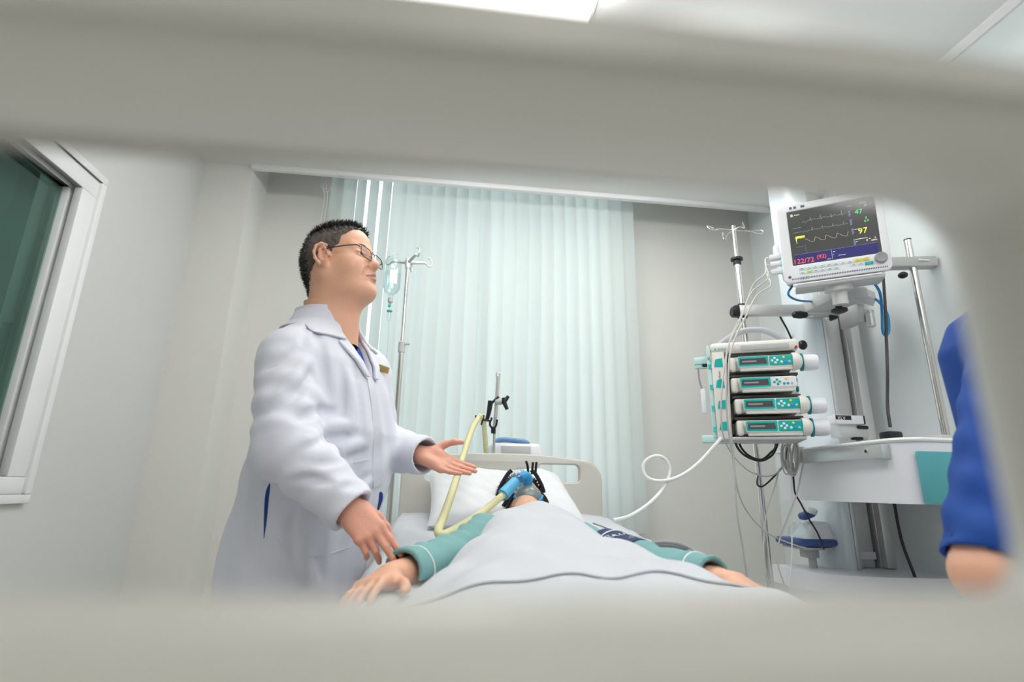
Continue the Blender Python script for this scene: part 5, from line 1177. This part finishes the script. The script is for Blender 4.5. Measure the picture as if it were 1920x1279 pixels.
# ================================================================== PATIENT
PCT = Vector((.292, 2.01, .672))
zl = Vector((0, .82, .57)).normalized(); xl = Vector((0, -.57, .82)).normalized()
PM = Matrix.Translation(PCT) @ Matrix((xl, zl.cross(xl), zl)).transposed().to_4x4() @ Matrix.Rotation(R(4), 4, 'X') @ Matrix.Scale(.93, 4)
pat = empty('person', (.27, 1.3, .56), 'patient lying on the hospital bed in a teal gown with a breathing mask', 'person')
SH_R = Vector((.12, 1.66, .612)); SH_L = Vector((.395, 1.57, .598))
EL_R = Vector((.015, 1.40, .568)); WR_R = Vector((-.10, 1.19, .564)); EL_L = Vector((.468, 1.28, .568)); WR_L = Vector((.565, 1.04, .568))
pv = Vol((-.2, .25, .52), (.70, 1.95, .80), .007)
for s in (-1, 1): pv.cap((.275+s*.06, 1.62, .612), (.27+s*.06, 1.25, .595), .042, .040, k=.03); pv.cap((.27+s*.06, 1.2, .582), (.27+s*.08, .75, .566), .040, .028, k=.03); pv.cap((.27+s*.08, .75, .566), (.27+s*.09, .38, .566), .028, .025, k=.03); pv.cap((.27+s*.09, .38, .575), (.27+s*.10, .37, .61), .026, .022, k=.02)
for S_, E_, W_ in ((SH_R, EL_R, WR_R), (SH_L, EL_L, WR_L)): pv.cap((.275, 1.68, .615), S_, .036, .038, k=.03); pv.cap(S_, E_, .040, .036, k=.03); pv.cap(E_, W_, .038, .027, k=.02)
pv.cap((.28, 1.68, .635), (.286, 1.90, .675), .05, .05, k=.03)
hR = hand_matrix(WR_R, Vector((-.35, -.93, -.05)), (-.25, 0, 1)); hL = hand_matrix(WR_L, Vector((.10, -.99, -.05)), (.2, 0, 1))
c4 = [(.15, .2, .15), (.18, .22, .15), (.2, .25, .15), (.22, .25, .15)]; th = (0, ((.6, .7, -.2), (.85, .5, -.15), (.95, .25, -.1)))
mesh_obj('body', [(xf(HEAD_V, PM), HEAD_Q), hand_mesh(hR, c4, th, 1, h=.0028), hand_mesh(hL, c4, th, -1, h=.0028), pv.mesh()], ['skin', 'lips'], pat, midx=face_mats(PM))
PHL = [(.075, .085), (.05, .06), (.035, .03), (.02, .0), (.012, -.03), (-.02, -.04), (-.05, -.1), (-.25, -.1), (-.25, .25), (.075, .25)]
HV2, HQ2 = hair_volume(.015, poly=PHL)
ph = mesh_obj('hair', [(xf(HV2, PM), HQ2)], 'hair', pat)
hs_ = spikes(HV2, HQ2, 4200, lambda p: .022, lambda p: (-.3, 0, .15), 'hair', 'hair_strands', ph, PM, wid=.0018, seed=9); hs_['kind'] = 'stuff'
eyes(pat, PM); brows(pat, PM)
# gown: trunk and sleeves
gv = Vol((-.2, .95, .53), (.72, 1.80, .82), .0055)
for s in (-1, 1): gv.cap((.275+s*.05, 1.64, .604), (.25+s*.05, 1.1, .578), .046, .038, k=.03)
def sleeve(S_, E_, W_, sd):
    hem = E_+(W_-E_)*.80; d = (W_-E_).normalized()
    gv.cap((.275, 1.66, .612), S_, .045, .048, k=.04); gv.cap(S_, E_, .050, .051, k=.03, disp=arm_disp(S_, E_, .002, .006, sd)); gv.cap(E_, hem, .051, .051, k=.03, disp=arm_disp(E_, hem, .006, .0015, sd+1))
    nn = np.array(d); w0 = np.array(hem)
    gv.put(lambda X, Y, Z: -((X-w0[0])*nn[0]+(Y-w0[1])*nn[1]+(Z-w0[2])*nn[2]), w0-.1, w0+.1, mode='s'); gv.cap(hem-d*.03, hem+d*.05, .038, .043, k=.004, mode='s'); return hem, d
hemR, dR2 = sleeve(SH_R, EL_R, WR_R, .7); hemL, dL2 = sleeve(SH_L, EL_L, WR_L, 2.1)
gv.put(lambda X, Y, Z: (zbed(1.3)+.004)-Z+0*X+0*Y if False else Z-(.545+.085*np.maximum(Y-1.15, 0))+0*X, (-.2, .95, .53), (.72, 1.80, .82), mode='s')
GV, GQ = gv.mesh(); gown = mesh_obj('gown', [(GV, GQ)], 'gown', pat); GB = bvh_of(GV, GQ)
for hem, d in ((hemR, dR2), (hemL, dL2)):
    u_, w_, _ = frame(d); pts = []; c = hem-d*.045
    for a in np.linspace(0, 2*math.pi, 40)[:-1]:
        e = u_*math.cos(a)+w_*math.sin(a)
        if e.z < -.35: continue
        r_ = GB.ray_cast(c+e*.15, -e, .2); pts.append((a, r_[0]+e*.0006 if r_[0] is not None else c+e*.06))
    k = max(range(len(pts)), key=lambda i: (pts[i][0]-pts[i-1][0]) % (2*math.pi)); pts = [p for _, p in pts[k:]+pts[:k]]
    obj('piping', MB().tube(pts, .0018, 6, 2), 'gown_pipe', gown)

# blanket over the patient
def zblk(x, y, lift=0):
    top = np.interp(y, [.2, .4, .6, .85, 1.1, 1.3, 1.5, 1.62, 1.72, 1.82], [.60, .645, .615, .615, .640, .664, .684, .690, .688, .678])
    c = np.interp(y, [.2, .85, 1.05, 1.25, 1.5, 1.82], [.255, .245, .238, .230, .262, .280]); w = np.interp(y, [.2, .6, .85, 1.05, 1.25, 1.5, 1.65, 1.82], [.41, .37, .325, .275, .212, .172, .165, .16])
    u = abs(x-c)/w; zb_ = zbed(y)+.006
    shape = max(0, 1-u**2.1)**.62 if u < 1 else 0
    z = zb_+(top-zb_)*shape
    if u < 1.0: z += (.0055*math.sin(x*23+y*11+1.5*math.sin(y*9))+.005*math.sin(x*11-y*29+2*math.sin(x*13))+.0035*math.sin(x*47+y*8+2*math.sin(y*6)))*min(1, shape*1.5)
    return z+lift, c, w
def cloth(y0, y1, ny, nx, lift, ext, m_, name, label, cat, thick, hemwave=0):
    b_ = MB(); top = []; 
    for j in range(ny+1):
        row = []
        for i in range(nx+1):
            s_ = -1+2*i/nx; yy = y0+(y1-y0)*j/ny
            if hemwave and j < 6: yy += hemwave*(1-j/6)*(math.sin(s_*4+.6)+.5*math.sin(s_*9))
            _, c, w = zblk(0, yy); x = c+s_*w*ext
            row.append(Vector((x, yy, zblk(x, yy, lift)[0])))
        top.append(row)
    vs = [p for r_ in top for p in r_]; n1 = nx+1; N = len(vs); vs += [p-Vector((0, 0, thick)) for p in vs]
    fs = []
    for j in range(ny):
        for i in range(nx): a = j*n1+i; fs += [(a, a+1, a+n1+1, a+n1), (N+a, N+a+n1, N+a+n1+1, N+a+1)]
    for j in range(ny): a = j*n1; fs += [(a, a+n1, N+a+n1, N+a)]; a = j*n1+nx; fs += [(a, N+a, N+a+n1, a+n1)]
    for i in range(nx): fs += [(i, N+i, N+i+1, i+1)]; a = ny*n1+i; fs += [(a, a+1, N+a+1, N+a)]
    b_.add(vs, fs); return tag(obj(name, b_, m_, smooth=70), label, cat)
cloth(.18, 1.40, 70, 80, .002, 1.03, 'blanket', 'blanket', "white blanket covering the patient's legs and hips", 'blanket', .006)
cloth(.84, 1.825, 60, 70, .0065, 1.02, 'sheet', 'top_sheet', "white top sheet turned down over the patient's chest", 'sheet', .0025, hemwave=.007)

# ---- breathing mask (in the frame of the patient's head)
def ML(x, y, z): return PM @ Vector((x, y, z))
PR = PM.to_3x3()
mk = empty('breathing_mask', ML(.11, 0, -.05), "blue and grey breathing mask strapped on the patient's face", 'breathing mask')
vm = Vol((.04, -.06, -.12), (.18, .06, .03), .0025)
vm.ell((.098, 0, -.062), (.044, .051, .048), k=.01); vm.ell((.095, 0, -.02), (.034, .028, .034), k=.02); vm.put(lambda X, Y, Z: X-.082+0*Y+0*Z, (.03, -.07, -.13), (.19, .07, .04), mode='s'); V_, Q_ = vm.mesh()
obj_m = mesh_obj('shell', [(xf(V_, PM), Q_)], 'mask_grey', mk)
pts = [ML(.088, .052*math.cos(a), -.06+.049*math.sin(a)) for a in np.linspace(0, 2*math.pi, 21)[:-1]]
obj('cushion', MB().tube(pts, .0095, 10, 3, closed=True), 'clear_plastic', mk)
obj('blue_rim', MB().tube([ML(.103, .053*math.cos(a), -.058+.048*math.sin(a)) for a in np.linspace(math.pi*1.05, math.pi*1.95, 11)], .006, 8, 3), 'mask_blue', mk)
obj('elbow', MB().tube([ML(.125, 0, -.035), ML(.155, 0, -.03), ML(.168, -.012, -.03), ML(.168, -.035, -.045)], .0165, 14, 5), 'mask_blue', mk)
obj('swivel', MB().lathe(ML(.167, -.03, -.042), PR @ Vector((-.1, -.75, -.55)), [(0, .019), (.004, .0215), (.028, .0215), (.032, .018)], 18), 'clear_plastic_blue', mk)
cpt = [ML(.165, -.052, -.06), ML(.148, -.105, -.115)]
obj('connector', MB().tube([cpt[0], ML(.158, -.078, -.088), cpt[1]], lambda t_: .0185+.003*t_, 16, 4), 'mask_lightblue', mk)
obj('frame_bar', MB().tube([ML(.14, 0, -.02), ML(.135, 0, .02), ML(.128, 0, .06), ML(.118, 0, .085)], .007, 8, 4), 'clear_plastic_blue', mk)
obj('forehead_rest', MB().tube([ML(.100, -.036, .075), ML(.120, -.018, .083), ML(.124, 0, .085), ML(.120, .018, .083), ML(.100, .036, .075)], .008, 8, 4), 'clear_plastic', mk)
for s in (-1, 1):
    obj('forehead_pad', MB().rbox(ML(.098, s*.026, .055), (.03, .014, .018), .006, 3, rot=Matrix.Rotation(s*R(14), 3, 'Y')), 'mask_blue', mk)
    obj('cheek_clip', MB().rbox(ML(.088, s*.056, -.035), (.026, .014, .012), .004, 2, rot=Matrix.Rotation(s*R(38), 3, 'Y')), 'mask_blue', mk)
    obj('strap', MB().tube([ML(.100, s*.052, -.045), ML(.07, s*.075, -.045), ML(.02, s*.092, -.035), ML(-.03, s*.096, -.02), ML(-.07, s*.07, .0)], .0075, 8, 6), 'strap', mk)
    obj('strap', MB().tube([ML(.118, s*.040, .085), ML(.10, s*.060, .075), ML(.05, s*.088, .055), ML(.0, s*.096, .04), ML(-.06, s*.08, .03)], .0075, 8, 6), 'strap', mk)
    obj('strap', MB().tube([ML(.10, s*.056, -.06), ML(.06, s*.078, -.075), ML(.02, s*.086, -.085), ML(-.03, s*.075, -.085)], .006, 8, 6), 'strap', mk)
for y, z in ((.042, .10), (.056, .10)): obj('strap_end', MB().tube([ML(.105, y, .075), ML(.125, y+.002, .085), ML(.150, y+.003, .09)], .0045, 8, 4), 'strap', mk)
obj('strap_end', MB().tube([ML(.10, .03, .09), ML(.135, .024, .09), ML(.155, .016, .09)], .0045, 8, 4), 'strap', mk)

# ---- corrugated breathing hose: connector - bend at the pillow edge - support arm - behind the headboard
h_pts = [cpt[1]+(cpt[1]-cpt[0])*.02] + PP([(905, 960, 1.76), (872, 982, 1.60), (842, 999, 1.49), (827, 1003, 1.46), (822, 994, 1.48), (832, 968, 1.56), (850, 916, 1.76), (870, 850, 2.02), (885, 805, 2.25), (895, 787, 2.40), (900, 780, 2.43), (906, 788, 2.44), (909, 815, 2.46), (912, 855, 2.48), (914, 900, 2.52)])
hp = spline(h_pts, 40); L = 0; seg = [hp[0]]; out = [hp[0]]
for a, b_ in zip(hp, hp[1:]): L += (b_-a).length; out.append(b_)
nn = int(L/.0016); cum = np.concatenate([[0], np.cumsum([(b_-a).length for a, b_ in zip(out, out[1:])])]); ts = np.linspace(0, cum[-1], nn)
co = np.array([np.interp(ts, cum, [p[i] for p in out]) for i in range(3)]).T
hob = obj('breathing_hose', MB().tube([Vector(c) for c in co], lambda t_: .0112+.0011*math.sin(t_*nn*.0016/.0068*2*math.pi), 12), 'hose_yellow', smooth=80)
tag(hob, 'yellowed corrugated breathing hose from the mask over the support arm', 'hose')

# ---- blood pressure cuff, hoses and sensor wire on the patient's left arm
cu = empty('blood_pressure_cuff', SH_L*.45+EL_L*.55, "navy blood pressure cuff around the patient's upper arm", 'blood pressure cuff')
ca = SH_L*.55+EL_L*.45; cb_ = SH_L*.02+EL_L*.98; dc = (cb_-ca); 
obj('band', MB().lathe(ca, dc, [(0, .054), (.004, .061), (dc.length-.004, .063), (dc.length, .056)], 36), 'cuff_navy', cu)
u_, w_, a_ = frame(dc)
xe = dc.normalized(); up = Vector((-.15, -.25, 1)); up = (up-xe*up.dot(xe)).normalized(); yy = up.cross(xe)
obj('edge_tape', MB().tube([ca+dc*.28+(up*math.cos(t_)+yy*math.sin(t_))*.0635 for t_ in np.linspace(-1.5, 1.5, 15)], .002, 6), 'print_white', cu)
mt = Matrix((yy*-1*-1, -xe*-1, up)).transposed().to_4x4()
ttx = (-xe).cross(up); M4 = Matrix((ttx*-1, -xe, ttx.cross(xe)*-1)).transposed()
xa = Vector((1, 0, 0)); xa = (xa-up*xa.dot(up)); xa = (xa-xe*0).normalized(); ya = up.cross(xa)
obj('print', text_mb('C.R.U.', .022, Matrix.Translation(ca+dc*.62+up*.0635+xa*-.045) @ Matrix((xa, ya, up)).transposed().to_4x4()), 'print_white', cu)
for k, off in enumerate((0, 1)):
    obj('hose', MB().tube([cb_+up*.064-dc*.15+yy*.0]+PP([(1200+off*8, 1025-off*2, 1.40), (1230, 1019+off*3, 1.38), (1262, 1019+off*4, 1.36), (1290, 1027+off*3, 1.34), (1304-off*8, 1037+off*4, 1.32), (1312-off*12, 1050+off*2, 1.30)]), .006, 10, 8), 'hose_grey', cu)
obj('sensor_wire', MB().tube(PP([(1112, 981, 1.60), (1140, 992, 1.56), (1158, 1008, 1.50), (1175, 1015, 1.46), (1205, 1021, 1.42), (1225, 1020, 1.40)]), .0022, 6, 8), 'hose_grey', cu)
# ================================================================== PERSON IN BLUE SCRUBS ON THE RIGHT
nu = empty('person', (1.10, .86, 0), 'person in blue scrubs sitting at the right edge of the frame with bent elbow', 'person')
st = empty('stool', (1.20, .90, 0), 'round grey stool under the person in blue scrubs', 'stool')
obj('seat', MB().lathe((1.20, .90, .36), (0, 0, 1), [(0, .15), (.01, .165), (.045, .165), (.06, .14)], 28), 'equip_grey', st)
obj('column', MB().cyl((1.20, .90, .07), (1.20, .90, .36), .025), 'chrome', st)
for k in range(5):
    a = 2*math.pi*k/5; e = Vector((1.20+.2*math.cos(a), .90+.2*math.sin(a), .05)); lg = obj('foot', MB().tube([Vector((1.20, .90, .09)), e+Vector((0, 0, .025))], .016, 8), 'chrome', st)
    obj('castor', MB().cyl(e-Vector((.012, 0, .022)), e+Vector((.012, 0, -.022)), .026, n=14), 'rubber', lg)
NF = Vector((-.25, -.968, 0)); NR = Vector((NF.y, -NF.x, 0))
nax = lambda Z: (1.20-.08*(Z-.45), .90-.06*(Z-.45))
npf = [(.44, 0, .17, .19), (.55, 0, .15, .18), (.75, 0, .125, .165), (.92, 0, .12, .175), (1.02, -.005, .11, .18), (1.08, -.01, .09, .15), (1.12, -.012, .07, .09)]
NS = P(1905, 630, Y=.80); NE = P(1850, 1075, Y=.735); NW = NE+Vector((.19, -.07, .085)); NS2 = Vector((1.31, .82, 1.03)); NE2 = Vector((1.38, .76, .76)); NW2 = Vector((1.22, .60, .68))
nv = Vol((.60, .50, .40), (1.48, 1.25, 1.16), .0055)
nv.put(loft_fn(nax, NF, npf), (.8, .6, .42), (1.4, 1.2, 1.15)); nv.cap((1.10, .86, 1.05), NS, .06, .064, k=.05); nv.cap((1.18, .85, 1.05), NS2, .06, .064, k=.05)
nd = (NE-NS).normalized(); hemN = NS+(NE-NS)*.97
nv.cap(NS, hemN+nd*.02, .066, .056, k=.03, disp=arm_disp(NS, NE, .002, .004, 1.1)); nv.cap(NS2, NE2, .064, .06, k=.03)
for H_, d_ in ((hemN, nd), (NE2-(NE2-NS2).normalized()*.02, (NE2-NS2).normalized())):
    n1 = np.array(d_); w1_ = np.array(H_); nv.put(lambda X, Y, Z: -((X-w1_[0])*n1[0]+(Y-w1_[1])*n1[1]+(Z-w1_[2])*n1[2]), w1_-.085, w1_+.085, mode='s'); nv.cap(H_-d_*.03, H_+d_*.06, .046, .05, k=.004, mode='s')
mesh_obj('scrub_top', [nv.mesh()], 'scrubs', nu)
lv = Vol((.80, .35, .04), (1.45, 1.15, .64), .008)
for s in (-1, 1):
    hp_ = Vector((1.20, .88, .50))+NR*s*.09; kn_ = hp_+NF*.34+Vector((0, 0, .0))+NR*s*.02; an = kn_+Vector((.0, .05, -.40)); lv.cap(hp_, kn_, .085, .068, k=.04); lv.cap(kn_, an, .066, .055, k=.03)
    so = obj('shoe', MB().rbox(an+Vector((-.01, -.05, -.055)), (.24, .09, .065), .03, 3, rot=Matrix.Rotation(R(76), 3, 'Z')), 'rubber', nu); obj('sole', MB().rbox(an+Vector((-.01, -.05, -.088)), (.25, .095, .02), .008, 2, rot=Matrix.Rotation(R(76), 3, 'Z')), 'equip_white', so)
mesh_obj('trousers', [lv.mesh()], 'scrubs', nu)
NM = Matrix.Translation((1.16, .86, 1.32)) @ Matrix.Rotation(math.atan2(NF.y, NF.x), 4, 'Z') @ Matrix.Rotation(R(10), 4, 'Y') @ Matrix.Scale(.95, 4)
cn_ = Vol((.6, .5, .1), (1.46, 1.25, 1.2), .0065)
cn_.put(loft_fn(nax, NF, npf, grow=-.03, top=1.1), (.8, .6, .42), (1.4, 1.2, 1.15)); cn_.cap((1.15, .87, 1.02), (1.155, .87, 1.17), .06, .052, k=.03)
for S_, E_, W_ in ((NS, NE, NW), (NS2, NE2, NW2)): cn_.cap((1.15, .86, 1.02), S_, .045, .045, k=.03); cn_.cap(S_, E_, .044, .038, k=.03); cn_.cap(E_, W_-(W_-E_).normalized()*.02, .039, .03, k=.03)
hn1 = hand_mesh(hand_matrix(NW-(NW-NE).normalized()*.02, (NW-NE).normalized(), (.1, -.6, .8)), c4, th, 1, h=.003, scale=.85); hn2 = hand_mesh(hand_matrix(NW2-(NW2-NE2).normalized()*.02, (NW2-NE2).normalized(), (0, 0, 1)), c4, th, -1, h=.003, scale=.85)
mesh_obj('body', [(xf(HEAD_V, NM), HEAD_Q), hn1, hn2, cn_.mesh()], ['skin', 'lips'], nu, midx=face_mats(NM))
nh = mesh_obj('hair', [(xf(HV2, NM), HQ2)], 'hair', nu); eyes(nu, NM); brows(nu, NM)
